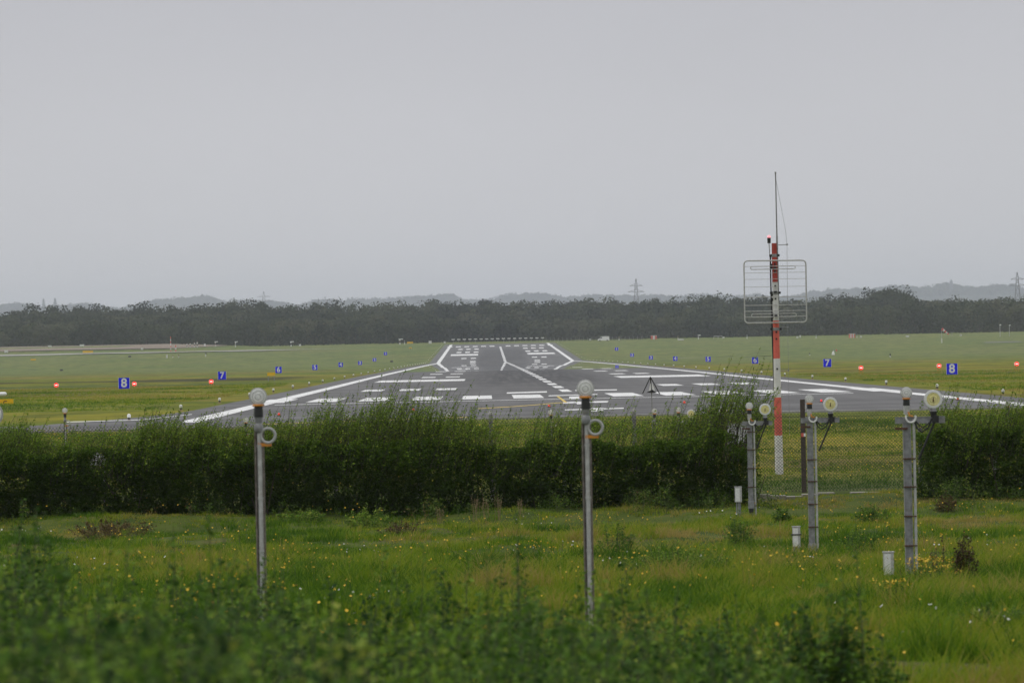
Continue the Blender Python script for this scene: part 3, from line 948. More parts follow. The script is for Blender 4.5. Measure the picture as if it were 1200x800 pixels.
CC = np.concatenate(CC); TT = np.concatenate(TT); V, Fc = leaf_quads(CC, 0.05 + 0.03 * rr.random(len(CC)), np.full(len(CC), 0.034), rng=rr)
Vs, Fs = ribbons(np.array(AA_), np.array(BB_), np.full(len(AA_), 0.005))
tag(poly_mesh('hedge_foot_weeds', np.concatenate([V, Vs]), np.concatenate([Fc, Fs + len(V)]), [HFW, M['stem']], tint=np.concatenate([TT, np.zeros(len(Fs))]),
              mi=np.concatenate([np.zeros(len(Fc)), np.ones(len(Fs))])), 'ragged nettles and weeds growing along the foot of both hedges', 'weeds', kind='stuff')

# white boards glimpsed through the hedge
for (px, py, w, h_, lab) in ((115, 537, 0.42, 0.36, 'white board glimpsed through a thin spot low in the long hedge'),
                             (866, 508, 0.60, 0.55, 'white board glimpsed through the hedge end beside the red and white mast')):
    q = P(px, py, 166.5); g = gz(q.x, 166.5)
    t = thing('notice_board', lab, 'board', (q.x, 166.5, g))
    MB().box((0, 0, q.z - g), (w, 0.03, h_)).build('panel', M['white'], t)
    for s in (-1, 1): MB().cyl((s * w * 0.35, 0.03, 0), (s * w * 0.35, 0.03, q.z - g + h_ / 2), 0.02).build('leg', M['grey_metal'], t)


# ------------------------------------------------------------------ approach lights
def lamp_head(parent, c, r, lens_mat, name='lamp', core=None):
    """round lamp facing the camera: housing bowl, rim, ribbed lens"""
    hs = MB()
    hs.lathe(c, [(0.25 * r, 1.15 * r), (0.62 * r, 0.9 * r), (0.95 * r, 0.25 * r), (1.0 * r, 0.0), (1.0 * r, -0.12 * r), (0.86 * r, -0.14 * r)])
    h = hs.build(name, M['light_metal'], parent, smooth=True)
    ln = MB()
    pr = [(0.88 * r, -0.10 * r), (0.80 * r, -0.22 * r), (0.66 * r, -0.20 * r), (0.6 * r, -0.27 * r), (0.42 * r, -0.24 * r), (0.36 * r, -0.32 * r), (0.16 * r, -0.30 * r), (0.12 * r, -0.34 * r), (0.01 * r, -0.35 * r)]
    ln.lathe(c, pr)
    ln.build('lens', lens_mat, h, smooth=True)
    if core == 'flash':
        fl = MB(); fl.cyl((c[0], c[1] - 0.40 * r, c[2] - 0.22 * r), (c[0], c[1] - 0.40 * r, c[2] + 0.22 * r), 0.05 * r, n=8)
        fl.cyl((c[0], c[1] - 0.36 * r, c[2] - 0.28 * r), (c[0], c[1] - 0.36 * r, c[2] - 0.2 * r), 0.1 * r, n=8)
        fl.build('flash_tube', M['rust'], h)
        rg = MB(); rg.lathe(c, [(0.99 * r, -0.12 * r), (0.97 * r, -0.25 * r), (0.72 * r, -0.27 * r), (0.70 * r, -0.13 * r)]); rg.build('rim', M['lens'], h, smooth=True)
    else:
        rg = MB(); rg.torus((c[0], c[1] - 0.30 * r, c[2]), 0.32 * r, 0.045 * r); rg.torus((c[0], c[1] - 0.22 * r, c[2]), 0.66 * r, 0.04 * r); rg.build('lens_ring', M['lens_dark'], h, smooth=True)
    return h


def simple_pole(name, label, px, py, D, base_py=None, H=None, loop=True, group=None, r=0.094):
    q = P(px, py, D); g = gz(q.x, D) - 0.05
    H = q.z - g
    t = thing(name, label, 'approach light', (q.x, D, g), group)
    lamp_head(t, (0, 0, H), r, M['lens'])
    sl = MB(); sl.cyl((0, 0.01, H - r * 0.95), (0, 0.01, H - r * 2.3), 0.045, 0.05, n=14)
    sl.cyl((0, 0.01, H - r * 1.0), (0, 0.01, H - r * 0.93), 0.065, n=14)
    sl.build('sleeve', M['black'], t, smooth=True)
    og = MB(); og.torus((0, 0.01, H - r * 0.98), 0.055, 0.012, axis='z'); og.build('clamp_ring', M['orange'], t, smooth=True)
    nk = MB(); nk.cyl((0, 0.01, H - r * 2.3), (0, 0.01, H - r * 3.1), 0.042, 0.036, n=14)
    nk.lathe((0, -0.01, H - r * 3.5), [(0.01, -0.055), (0.04, -0.04), (0.052, 0), (0.04, 0.04), (0.01, 0.055)], axis='z', n=14)
    nk.build('neck', M['grey_metal'], t, smooth=True)
    po = MB()
    po.box((-0.040, 0.02, (H - r * 3.4) / 2), (0.018, 0.06, H - r * 3.4)); po.box((0.043, 0.02, (H - r * 3.4) / 2), (0.018, 0.06, H - r * 3.4))
    po.box((0.0015, 0.05, (H - r * 3.4) / 2), (0.064, 0.006, H - r * 3.4 - 0.01))
    po.build('pole', M['pole_edge'], t)
    cd = MB(); cd.cyl((0.006, 0.0, 0.02), (0.006, 0.0, H - r * 3.9), 0.026, n=10)
    for zz in np.arange(0.5, H - 0.5, 0.55):
        cd.cyl((0.006, 0.0, zz), (0.006, 0.0, zz + 0.03), 0.031, n=10)
    cd.build('conduit', M['light_metal'], t, smooth=True)
    if loop:
        lp = MB(); lp.torus((0.096, -0.02, H - r * 4.35), 0.075, 0.0155, n=28, k=8); lp.build('cable_loop', M['lens_dark'], t, smooth=True)
        oc = MB(); oc.box((0.06, 0.0, H - r * 5.35), (0.14, 0.05, 0.035)); oc.build('clamp', M['orange'], t)
    return t


simple_pole('approach_light', 'tall blurred white lamp on a pole below the blue 7 on the left', 302.5, 464.5, 66)
simple_pole('approach_light', 'tall blurred white lamp on a pole before the middle of the long hedge', 686, 455, 66)


def flash_pole(label, D, wx, wy, ax, ay, base_y, junction=True):
    """centre line post with a white lamp, a cross arm and an amber flash lamp at its end"""
    q = P(wx, wy, D); a = P(ax, ay, D)
    g = gz(q.x, D) - 0.05
    H = q.z - g; dxa, dza = a.x - q.x, a.z - g
    t = thing('flashing_approach_light', label, 'approach light', (q.x, D, g), 'flashing approach lights on the extended centre line')
    lamp_head(t, (0, 0, H), 0.094, M['lens'])
    sl = MB(); sl.cyl((0, 0.01, H - 0.09), (0, 0.01, H - 0.2), 0.05, 0.055, n=14); sl.build('sleeve', M['black'], t, smooth=True)
    og = MB(); og.torus((0, 0.01, H - 0.093), 0.055, 0.012, axis='z'); og.build('clamp_ring', M['orange'], t, smooth=True)
    nk = MB(); nk.cyl((0, 0.01, H - 0.2), (0, 0.01, H - 0.34), 0.05, 0.045, n=14); nk.build('neck', M['light_metal'], t, smooth=True)
    zb = H - 0.43                                            # cross arm height
    arm = MB(); arm.box((dxa / 2 + 0.0, 0.03, zb), (dxa + 0.36, 0.055, 0.10))
    arm.box((dxa / 2, 0.0, zb + 0.047), (dxa + 0.35, 0.02, 0.012)); arm.box((dxa / 2, 0.0, zb - 0.047), (dxa + 0.35, 0.02, 0.012))
    arm.build('cross_arm', M['grey_metal'], t)
    lamp_head(t, (dxa, 0, dza), 0.147, M['amber'], 'flash_lamp', 'flash')
    st = MB(); st.cyl((dxa, 0.02, dza - 0.14), (dxa, 0.02, zb + 0.13), 0.045, 0.055, n=12); st.build('lamp_stem', M['grey_metal'], t, smooth=True)
    bk = MB(); bk.cyl((dxa, 0.0, zb + 0.13), (dxa, 0.0, zb + 0.04), 0.06, 0.04, n=10); bk.box((dxa + 0.03, -0.03, zb + 0.01), (0.10, 0.05, 0.11))
    bk.build('bracket', M['black'], t)
    br = MB(); br.cyl((dxa + 0.02, -0.01, zb - 0.02), (dxa * 0.42, 0.02, zb - 0.62), 0.018, n=8)
    br.build('brace', M['black'], t)
    cb = MB(); cb.tube([(0.12, -0.03, zb - 0.02), (0.16, -0.04, zb - 0.13), (dxa * 0.55, -0.04, zb - 0.19), (dxa * 0.8, -0.04, zb - 0.12), (dxa - 0.03, -0.03, zb + 0.02)], 0.014, 6)
    cb.tube([(0.14, -0.03, zb - 0.02), (0.2, -0.05, zb - 0.09), (dxa * 0.6, -0.05, zb - 0.12), (dxa * 0.85, -0.04, zb - 0.04)], 0.012, 6)
    cb.build('cable', M['black'], t, smooth=True)
    lp = MB(); lp.torus((0.06, -0.07, H - 0.39), 0.075, 0.016, n=18, k=8, a0=math.radians(150), a1=math.radians(385))
    lp.build('cable_loop', M['lens'], t, smooth=True)
    po = MB(); hp = zb + 0.04
    po.box((-0.056, 0.03, hp / 2), (0.012, 0.11, hp)); po.box((0.056, 0.03, hp / 2), (0.012, 0.11, hp)); po.box((0, 0.005, hp / 2), (0.102, 0.012, hp - 0.01))
    po.build('post', M['grey_metal'], t)
    pp = MB(); px_ = 0.108
    pp.cyl((px_ , -0.01, 0.02), (px_, -0.01, zb + 0.02), 0.022, n=12)
    for zz in np.arange(0.4, zb, 0.6):
        pp.cyl((px_, -0.01, zz), (px_, -0.01, zz + 0.03), 0.026, n=12)
    pp.build('conduit', M['light_metal'], t, smooth=True)
    for zz in (0.32, 0.78, 1.24, 1.70, 2.14):
        if zz < zb - 0.06:
            bd = MB(); bd.box((0.026, -0.005, zz), (0.20, 0.09, 0.018)); bd.build('band', M['rust'], t)
    pl = MB(); pl.box((-0.09, -0.03, zb - 0.13), (0.2, 0.05, 0.035)); pl.build('plate', M['rust'], t)
    oc = MB(); oc.tube([(0.02, -0.08, H - 0.30), (0.04, -0.09, H - 0.36), (0.09, -0.06, zb + 0.06)], 0.014, 6); oc.build('clamp', M['orange'], t, smooth=True)
    if junction:
        jb = MB(); jb.box((0, -0.075, 0.35), (0.15, 0.11, 0.19)); jb.box((0, -0.135, 0.4), (0.11, 0.012, 0.05)); jb.build('junction_box', M['grey_metal'], t)
        jc = MB(); jc.box((0, -0.07, 0.2), (0.11, 0.09, 0.11)); jc.build('cable_gland', M['black'], t)
    return t


flash_pole('grey post with a white lamp and the biggest amber flash lamp on its arm', 99, 1062, 460, 1093.5, 467.5, 672, False)
flash_pole('grey post with white and amber lamps standing before the bare wire fence and timber post', 128, 948.5, 467.5, 973, 473.5, 652)
flash_pole('slim grey post with white and amber lamps at the end of the long hedge', 156, 878, 475.5, 896.5, 479.5, 610)
flash_pole('white and amber lamp pair half hidden in the hedge shoots beside the slim lamp post', 185, 832, 478, 847.5, 481.5, 560, False)
flash_pole('small white and amber lamp pair just showing over the hedge left of the hidden pair', 214, 795, 480, 810, 484.5, 540, False)

row = [(76, 481), (166, 497), (288, 492), (407, 488), (525.5, 486.5), (645.5, 483), (767, 481.5), (941.5, 477), (1181, 473)]
descr = ['faint white lamp among the hedge shoots near the left edge of the picture', 'small white lamp over the hedge just left of the near left pole',
         'small white lamp over the hedge right beside the near left pole', 'small white lamp in the shoots between the two near poles, closest to the left pole',
         'small white lamp over the hedge halfway between the two near poles', 'small white lamp over the hedge just left of the near middle pole',
         'small white lamp over the hedge below the black tripod marker', 'small white lamp on a dark pole right beside the timber fence post',
         'small white lamp over the short hedge at the right edge of the picture']
for (px, py), lab in zip(row, descr):
    simple_pole('row_approach_light', lab, px, py, 213, group='row of approach lights behind the hedge')

# grey cabinets on short stands
for (px, y0, y1, w, D, lab) in ((865, 570.5, 588, 8, 156, 'small pale cabinet on a stand beside the slim lamp post'),
                                (933, 617, 640.5, 9, 128, 'small pale cabinet on a stand beside the timber post lamp mast'),
                                (1041, 647, 673, 12, 96, 'largest pale grey cabinet standing in the grass by the big amber lamp post')):
    a, b = P(px, y0, D), P(px, y1, D); g = gz(a.x, D) - 0.03
    w = w * D / F; t = thing('cabinet', lab, 'electrical cabinet', (a.x, D, g), 'pale cabinets in the meadow')
    z0, z1 = b.z - g, a.z - g
    if z0 < 0.05: z0 = 0.05
    cb = MB(); cb.box((0, 0, (z0 + z1) / 2), (w, w * 0.8, z1 - z0)); cb.box((0, 0, z1 + 0.008), (w + 0.02, w * 0.8 + 0.02, 0.018)); cb.build('body', M['light_metal'], t)
    dr = MB(); dr.box((-w * 0.12, -w * 0.41, (z0 + z1) / 2), (w * 0.64, 0.008, (z1 - z0) * 0.9)); dr.build('door', M['lens'], t)
    sd = MB(); sd.cyl((-w * 0.25, 0, 0), (-w * 0.25, 0, z0), 0.016); sd.cyl((w * 0.25, 0, 0), (w * 0.25, 0, z0), 0.016); sd.cyl((w * 0.05, -0.01, 0), (w * 0.05, -0.01, z0), 0.022, n=8)
    sd.build('stand', M['grey_metal'], t)
    if D == 128:
        bt = MB(); bt.box((0, 0, z0 + (z1 - z0) * 0.62), (w + 0.05, w * 0.85 + 0.03, 0.025)); bt.build('strap', M['black'], t)

# ------------------------------------------------------------------ red and white mast
MD = 192.0
mb_ = P(913.2, 552, MD); mt_ = P(907.2, 285, MD)
mg = gz(mb_.x, MD)
mast = thing('antenna_mast', 'red and white banded antenna mast with a square tube aerial behind the fence', 'antenna mast', (mb_.x, MD, mg))


def ml(px, py):
    q = P(px, py, MD); return Vector((q.x - mb_.x, 0, q.z - mg))


sc_ = MD / F
bands = [(285, 330.5, 2), (330.5, 375.5, 1), (375.5, 420, 0), (420, 465.5, 1), (465.5, 510, 0), (510, 556, 1)]
mx_ = lambda y: 907.2 + (y - 285) * (913.2 - 907.2) / (552 - 285)
pb = MB()
for y0, y1, mi in bands:
    r0 = (3.0 + 1.9 * (y0 - 285) / 267) * sc_; r1 = (3.0 + 1.9 * (y1 - 285) / 267) * sc_
    pb.cyl(ml(mx_(y0), y0), ml(mx_(y1), y1), r0, r1, n=18, mi=mi, cap=(y0 == 285))
pb.build('pole', [M['mast_red'], M['mast_white'], M['mast_top_red']], mast, smooth=True)
for y in (299.3, 343, 385.5):
    rr = (3.0 + 1.9 * (y - 285) / 267) * sc_ + 0.012
    c0, c1 = ml(mx_(y), y + 1.8), ml(mx_(y), y - 1.8)
    cb = MB(); cb.cyl(c0, c1, rr, n=18)
    cb.build('clamp', M['grey_metal'], mast)
    bb = MB()
    for s in (-1, 1):
        e = (c0 + c1) / 2; bb.box((e.x + s * (rr + 0.03), -0.02, e.z), (0.07, 0.06, 0.07))
    bb.build('clamp_bolt', M['black'], mast)
for y in (309.5, 318, 335, 350, 389, 397, 432, 455):
    sb = MB(); e = ml(mx_(y), y); sb.box((e.x, -0.10, e.z), (0.05, 0.06, 0.05)); sb.build('step_bolt', M['black'], mast)
wh = MB(); wh.cyl(ml(908.8, 203), ml(910.4, 276), 0.018, 0.022, n=8); wh.cyl(ml(908.8, 201.5), ml(908.8, 204), 0.026, n=8)
wh.cyl(ml(910.4, 276), ml(912.2, 352), 0.028, 0.028, n=8)
for o_ in (wh,):
    o_.build('whip_aerial', M['grey_metal'], mast, smooth=True)
lp = MB(); lp.cyl(ml(901.2, 285), ml(901.2, 278.5), 0.05, 0.055, n=12); lp.build('beacon_body', M['black'], mast, smooth=True)
a_ = ml(901.2, 278.4)
dm = MB(); dm.lathe(a_, [(0.05, 0), (0.048, 0.03), (0.03, 0.06), (0.005, 0.07)], axis='z', n=12); dm.build('beacon_lamp', M['pink'], mast, smooth=True)
bp_ = MB(); bp_.cyl(ml(901.2, 285), ml(903.2, 318), 0.014, n=6); bp_.build('beacon_pipe', M['grey_metal'], mast)
cb = MB(); cb.tube([ml(903, 300), ml(902.8, 312) + Vector((0, -0.03, 0)), ml(903.6, 345), ml(904.4, 372), ml(905.3, 400), ml(907.4, 460), ml(908.6, 520), ml(909, 552)], 0.022, 6)
for y in (311, 313.5, 345, 351, 368, 371):
    e = ml(903.4 + (y - 300) * 0.02, y); cb.box((e.x, -0.02, e.z), (0.08, 0.07, 0.10))
cb.build('cable', M['black'], mast)
wi = MB(); wi.tube([ml(909.6, 212), ml(920.5, 270), ml(922.2, 286), ml(922.8, 350)], 0.0055, 5); wi.build('guy_wire', M['grey_metal'], mast)
for y, xe in ((286.5, 922.3), (383, 923), (434, 924)):
    ar = MB(); ar.cyl(ml(mx_(y) + 2, y + 0.8), ml(xe, y), 0.013, n=6); e = ml(xe, y); ar.box((e.x, 0, e.z), (0.05, 0.04, 0.05)); ar.build('arm', M['grey_metal'], mast)
wi = MB(); wi.tube([ml(923, 383), ml(924, 434), ml(925.3, 510)], 0.005, 5); wi.build('earth_wire', M['grey_metal'], mast)
# square tube aerial in front of the mast
ae = MB()
cs = [(871.5, 305.7), (944.0, 304.9), (945.0, 377.3), (872.6, 378.6)]
cor = [ml(*c_) for c_ in cs]; R_ = 5 * sc_
pts = []
for i in range(4):
    p0, p1, p2 = cor[i - 1], cor[i], cor[(i + 1) % 4]
    a = p1 + (p0 - p1).normalized() * R_; b = p1 + (p2 - p1).normalized() * R_
    for k in range(6):
        t_ = k / 5; pts.append((a * (1 - t_) + p1 * t_) * (1 - t_) + (p1 * (1 - t_) + b * t_) * t_ + Vector((0, -0.17, 0)))
ae.tube(pts, 0.021, 8, closed=True); ae.build('aerial_frame', M['light_metal'], mast, smooth=True)
for y in (312.0, 319.5, 327.0, 336.0, 348.0, 357.5, 364.3, 371.0):
    rd = MB(); yl = y + 0.5; rd.cyl(ml(872.0 + (y - 305) * 0.014, yl) + Vector((0, -0.17, 0)), ml(944.2 + (y - 305) * 0.014, y - 0.7) + Vector((0, -0.17, 0)), 0.0075 if y < 340 else 0.012, n=6)
    rd.build('aerial_rod', M['light_metal'], mast)
for (xa, xb, y0, y1) in ((879, 932, 312.2, 315.6), (880.3, 933, 367.6, 371.4)):
    pts = []
    n = 8
    c0 = ml(xa + 2, (y0 + y1) / 2 + 0.2); c1 = ml(xb - 2, (y0 + y1) / 2 - 0.6); h_ = (y1 - y0) / 2 * sc_
    for k in range(n + 1):
        q_ = math.pi / 2 + math.pi * k / n; pts.append(c0 + Vector((h_ * math.cos(q_), -0.2, h_ * math.sin(q_))))
    for k in range(n + 1):
        q_ = -math.pi / 2 + math.pi * k / n; pts.append(c1 + Vector((h_ * math.cos(q_), -0.2, h_ * math.sin(q_))))
    dp = MB(); dp.tube(pts, 0.012, 6, closed=True); dp.build('dipole', M['light_metal'], mast, smooth=True)
for y in (313.8, 342, 369.5):
    e = ml(mx_(y), y); MB().box((e.x, -0.13, e.z), (0.09, 0.12, 0.05)).build('aerial_bracket', M['black'], mast)

# ------------------------------------------------------------------ tripod marker on a thin pole
TD = 236.0
q = P(763.5, 460, TD); g = gz(q.x, TD); hh = q.z - g
tr = thing('tripod_marker', 'black three legged frame with white panels on a thin pole before the runway', 'marker', (q.x, TD, g))
s_ = TD / F
po = MB(); po.cyl((0.02, 0, 0), (0.0, 0, hh + 0.1), 0.022, n=10); po.build('pole', M['grey_metal'], tr)
ap = Vector((-0.03, 0, hh + 18.5 * s_))
ft = [Vector((-10.5 * s_, -0.12, hh - 0.02)), Vector((9.5 * s_, -0.12, hh - 0.05)), Vector((0, 0.3, hh))]
lg = MB()
for f_ in ft: lg.cyl(f_, ap, 0.02, n=6)
lg.build('frame', M['black'], tr)
pn = MB()
for x0, x1 in ((-3.2, -0.6), (0.9, 4.2)):
    a, b, c_ = Vector((x0 * s_, -0.06, hh + 2.2 * s_)), Vector((x1 * s_, -0.06, hh + 2.2 * s_)), Vector((0.4 * (x0 + x1) * s_ * 0.4, -0.03, hh + 12 * s_))
    pn.add([a, b, c_, a + Vector((0, 0.012, 0)), b + Vector((0, 0.012, 0)), c_ + Vector((0, 0.012, 0))], [(0, 1, 2), (3, 5, 4), (0, 3, 4, 1), (1, 4, 5, 2), (2, 5, 3, 0)])
pn.build('panel', M['white'], tr)
bs = MB(); bs.add([Vector((-6.8 * s_, -0.10, hh + 0.2 * s_)), Vector((6 * s_, -0.10, hh)), Vector((1 * s_, -0.10, hh + 3.6 * s_)), Vector((-6.8 * s_, 0.1, hh + 0.2 * s_)), Vector((6 * s_, 0.1, hh)), Vector((1 * s_, 0.1, hh + 3.6 * s_))],
                  [(0, 1, 2), (3, 5, 4), (0, 3, 4, 1), (1, 4, 5, 2), (2, 5, 3, 0)])
bs.build('base', M['black'], tr)

# ------------------------------------------------------------------ distance signs
def text_mesh(txt, size, depth=0.01, bold=0.0):
    cu = bpy.data.curves.new('lettering', 'FONT'); cu.body = txt; cu.size = size; cu.align_x = 'CENTER'; cu.align_y = 'CENTER'
    cu.extrude = depth; cu.offset = bold; cu.resolution_u = 6
    o = bpy.data.objects.new('lettering', cu); col.objects.link(o)
    bpy.context.view_layer.update()
    me = bpy.data.meshes.new_from_object(o.evaluated_get(bpy.context.evaluated_depsgraph_get()))
    bpy.data.objects.remove(o); bpy.data.curves.remove(cu)
    return me


def text_obj(name, txt, size, loc, parent, m, bold=0.0):
    me = text_mesh(txt, size, 0.008, bold); me.materials.clear(); me.materials.append(m)
    o = bpy.data.objects.new(name, me); col.objects.link(o); o.parent = parent
    o.location = loc; o.rotation_euler = (math.pi / 2, 0, 0)
    return o


LP = {8: (145, 12.5), 7: (260, 9.2), 6: (326.3, 7.2), 5: (369, 5.8), 4: (399.3, 5.0), 3: (422, 4.4), 2: (439, 4.0), 1: (452, 3.6)}
RP = {8: (1115.5, 12.5), 7: (969.5, 9.4), 6: (885, 7.4), 5: (830, 6), 4: (791.5, 5.2), 3: (763, 4.4), 2: (741, 4.2), 1: (723, 3.8)}
for side, tab in (('left', LP), ('right', RP)):
    for nmb, (px, w_) in tab.items():
        D = 693 + (8 - nmb) * 253
        x = P(px, 430, D).x; g = gz(x, D); s_ = max(1.18, w_ * D / F * 0.98)
        t = thing('distance_sign', f'blue square sign with white number {nmb} in the grass {side} of the runway', 'sign',
                  (x, D, g), 'blue numbered distance signs along the runway')
        zc = 0.62 + 0.05
        MB().box((0, 0, 0.1 + s_ / 2), (s_, 0.10, s_)).build('panel', M['blue'], t)
        ed = MB()
        for s in (-1, 1): ed.box((s * (s_ / 2 + 0.02), 0, 0.1 + s_ / 2), (0.035, 0.12, s_ + 0.02))
        ed.build('edge_trim', M['lens'], t)
        text_obj('number', str(nmb), s_ * 1.12, (0, -0.062, 0.1 + s_ / 2), t, M['sign_white'], 0.03 * s_)
        for s in (-1, 1):
            MB().box((s * s_ * 0.35, 0.02, 0.0), (0.06, 0.06, 0.2)).build('leg', M['grey_metal'], t)

# ------------------------------------------------------------------ red glide path lights
for side, pts in (('left', [(66, 453), (157.5, 450.8), (247.5, 447.6)]), ('right', [(1009, 430.8), (1100.5, 428.4), (1191.5, 426.2)])):
    for k, (px, py) in enumerate(pts):
        D = 752.0; q = P(px, py, D); g = gz(q.x, D)
        wd = {('left', 0): 'lit red glide path light farthest from the runway, beyond the blue 8 on the left', ('left', 1): 'lit red glide path light right next to the blue 8 sign on the left',
              ('left', 2): 'lit red glide path light below the blue 7 sign on the left', ('right', 0): 'lit red glide path light in the grass below the blue 7 right of the mast',
              ('right', 1): 'lit red glide path light right next to the blue 8 sign on the right', ('right', 2): 'lit red glide path light at the right edge of the picture'}[(side, k)]
        t = thing('glide_path_light', wd, 'runway light', (q.x, D, g), 'red glide path lights beside the runway')
        H = max(q.z - g, 0.5)
        MB().box((0, 0.2, H), (0.55, 0.5, 0.34)).build('housing', M['white'], t)
        ls = MB(); ls.cyl((0, -0.055, H), (0, -0.10, H), 0.24, 0.24, n=20); ls.build('lens', M['redlamp'], t)
        co = MB(); co.box((0, -0.115, H), (0.30, 0.02, 0.11)); co.build('lamp', M['redcore'], t)
        for s in (-1, 1):
            MB().cyl((s * 0.22, 0.05, 0), (s * 0.22, 0.05, H - 0.17), 0.035, n=8).build('leg', M['orange'], t)
        MB().cyl((0, 0.4, 0), (0, 0.4, H - 0.17), 0.035, n=8).build('leg', M['orange'], t)

# small red lamps across the threshold
for i, (px, py) in enumerate(((327, 486.2), (484.5, 481), (643.5, 476.2), (802, 472.1), (962.5, 470.2), (1122.5, 468))):
    x, D = on_runway(px, py + 1.0)
    z = float(prof(D)); lab = ['small red lamp on the pavement beside the near left lamp pole', 'small red lamp on the pavement above the tall hedge shoots', 'small red lamp on the pavement left of the near middle lamp pole',
                               'small red lamp on the pavement between the tripod marker and the hedge shoots', 'small red lamp on the pavement beside the amber lamp before the bare fence', 'small red lamp on the pavement right of the biggest amber lamp'][i]
    t = thing('runway_end_light', lab, 'runway light', (x, D, z), 'small red lamps across the runway end')
    MB().lathe((0, 0, 0), [(0.16, 0.0), (0.14, 0.03), (0.06, 0.05)], axis='z', n=12).build('base', M['black'], t)
    MB().lathe((0, 0, 0.05), [(0.06, 0.0), (0.065, 0.06), (0.04, 0.11), (0.01, 0.125)], axis='z', n=12).build('lamp', M['reddot'], t, smooth=True)

# ------------------------------------------------------------------ runway edge lights
edge0 = thing('edge_light', 'x', 'runway light', (0, 0, 0), 'runway edge lights')
MB().lathe((0, 0, 0), [(0.15, 0.0), (0.14, 0.05), (0.07, 0.12)], axis='z', n=12).build('base', M['straw'], edge0)
MB().cyl((0, 0, 0.10), (0, 0, 0.24), 0.07, n=10).build('stem', M['black'], edge0)
MB().lathe((0, 0, 0.24), [(0.09, 0), (0.11, 0.08), (0.09, 0.17), (0.02, 0.21)], axis='z', n=12).build('lamp', M['white'], edge0, smooth=True)
ordw = ['nearest', 'second nearest', 'third nearest', 'fourth nearest', 'fifth nearest', 'sixth nearest', 'seventh nearest', 'eighth nearest']
first = True
for side, s in (('left', -1), ('right', 1)):
    for k in range(44):
        D = 352 + 60 * k
        if D > 2950: break
        x = float(cl(D)) + s * (26.6 if s < 0 else 27.0); z = gz(x, D) - 0.02
        lab = (f'small white topped edge light, {ordw[k]} in the row along the {side} runway edge' if k < 8 else
               f'tiny white edge light in the far part of the row along the {side} runway edge')
        if first:
            edge0.location = (x, D, z); edge0['label'] = lab; first = False
        else:
            dup(edge0, (x, D, z), lab)
# dark capped lights on the pad in front
pad0 = None
for i, (px, py) in enumerate(((87.5, 497.5), (181, 490.3), (1156, 465.0))):
    pass

# ------------------------------------------------------------------ signs and things at the left edge
q = P(1, 471.5, 505); g = gz(q.x, 505)
t = thing('taxi_sign', 'low yellow taxiway sign with black lettering cut off by the left picture edge', 'sign', (q.x - 0.6, 505, g), 'yellow taxiway signs on the airfield')
zc = q.z - g
MB().box((0, 0, zc), (3.2, 0.18, 0.52)).build('panel', M['yellow'], t)
text_obj('lettering', 'A  \u2190  C', 0.44, (0.35, -0.10, zc - 0.03), t, M['black'], 0.012)
for s in (-1, 1): MB().box((s * 1.1, 0.05, (zc - 0.26) / 2), (0.08, 0.08, zc - 0.26)).build('leg', M['grey_metal'], t)
q = P(-3, 461.7, 470); g = gz(q.x, 470)
t = thing('horizontal_tube', 'white horizontal tube end above the yellow sign at the left picture edge', 'boom', (q.x, 470, g))
zc = q.z - g
tb = MB(); tb.cyl((-3.2, 0, zc), (0.55, 0, zc), 0.16, n=14); tb.lathe((0.55, 0, zc), [(0.16, 0), (0.13, 0.08), (0.03, 0.16)], axis='x', n=14); tb.build('tube', M['sign_white'], t, smooth=True)
for xx in (-2.6, -0.9): MB().cyl((xx, 0, 0), (xx, 0, zc), 0.06, n=10).build('support', M['grey_metal'], t)
q = P(-6.0, 485, 66); g = gz(q.x, 66)
simple_pole('approach_light', 'round grey lamp peeking in at the left picture edge under the yellow sign', -9.5, 485.5, 110, loop=False, r=0.20)

# smaller yellow taxi signs out on the field
for (px, py, w_, D, lab) in ((317.8, 438.3, 9, 860, 'low plain yellow sign in the grass below the blue 6 on the left'),
                             (39, 421.3, 6, 2540, 'low plain yellow sign before the far taxiway near the left edge'),
                             (103, 413.2, 12, 2880, 'long low yellow sign at the edge of the brown field'),
                             (480.5, 401.3, 7, 2960, 'low yellow sign on the crest left of the far runway end'),
                             (481, 407.5, 3, 2700, 'tiny yellow sign in the grass left of the far runway end')):
    q = P(px, py, D); g = gz(q.x, D); w = w_ * D / F; h_ = max(0.45, min(1.0, w * 0.28)); zc = max(q.z - g, h_ / 2 + 0.12)
    t = thing('taxi_sign', lab, 'sign', (q.x, D, g), 'yellow taxiway signs on the airfield')
    MB().box((0, 0, zc), (w, 0.2, h_)).build('panel', M['yellow'], t)
    for s in (-1, 1): MB().box((s * w * 0.38, 0.03, (zc - h_ / 2) / 2), (0.1, 0.1, zc - h_ / 2)).build('leg', M['grey_metal'], t)


# ------------------------------------------------------------------ far airfield furniture
def far_base(px, py_base, Dmin=2300, Dmax=3080):
    """ground point under a far thing, between two distances"""
    best = None
    for D in np.linspace(Dmin, Dmax, 80):
        q = P(px, py_base, D); e = abs(q.z - gz(q.x, D)) * F / D
        if best is None or e < best[0] - 1e-6: best = (e, D, q.x)
    return best[2], best[1], gz(best[2], best[1])


def white_box(px, py, w_, h_, lab, m='white', nm='equipment_box'):
    x, D, g = far_base(px, py); s = D / F
    t = thing(nm, lab, 'equipment box', (x, D, g), 'small equipment boxes on the far airfield')
    w, h = w_ * s, h_ * s
    b_ = MB(); b_.box((0, 0, h / 2 + 0.1), (w, w * 0.8, h)); b_.build('body', M[m], t)
    r_ = MB(); r_.box((0, 0, h + 0.14), (w * 1.12, w * 0.9, 0.1)); r_.build('lid', M['lens'], t)
    MB().box((0, 0, 0.05), (w * 0.8, w * 0.6, 0.12)).build('plinth', M['concrete'], t)


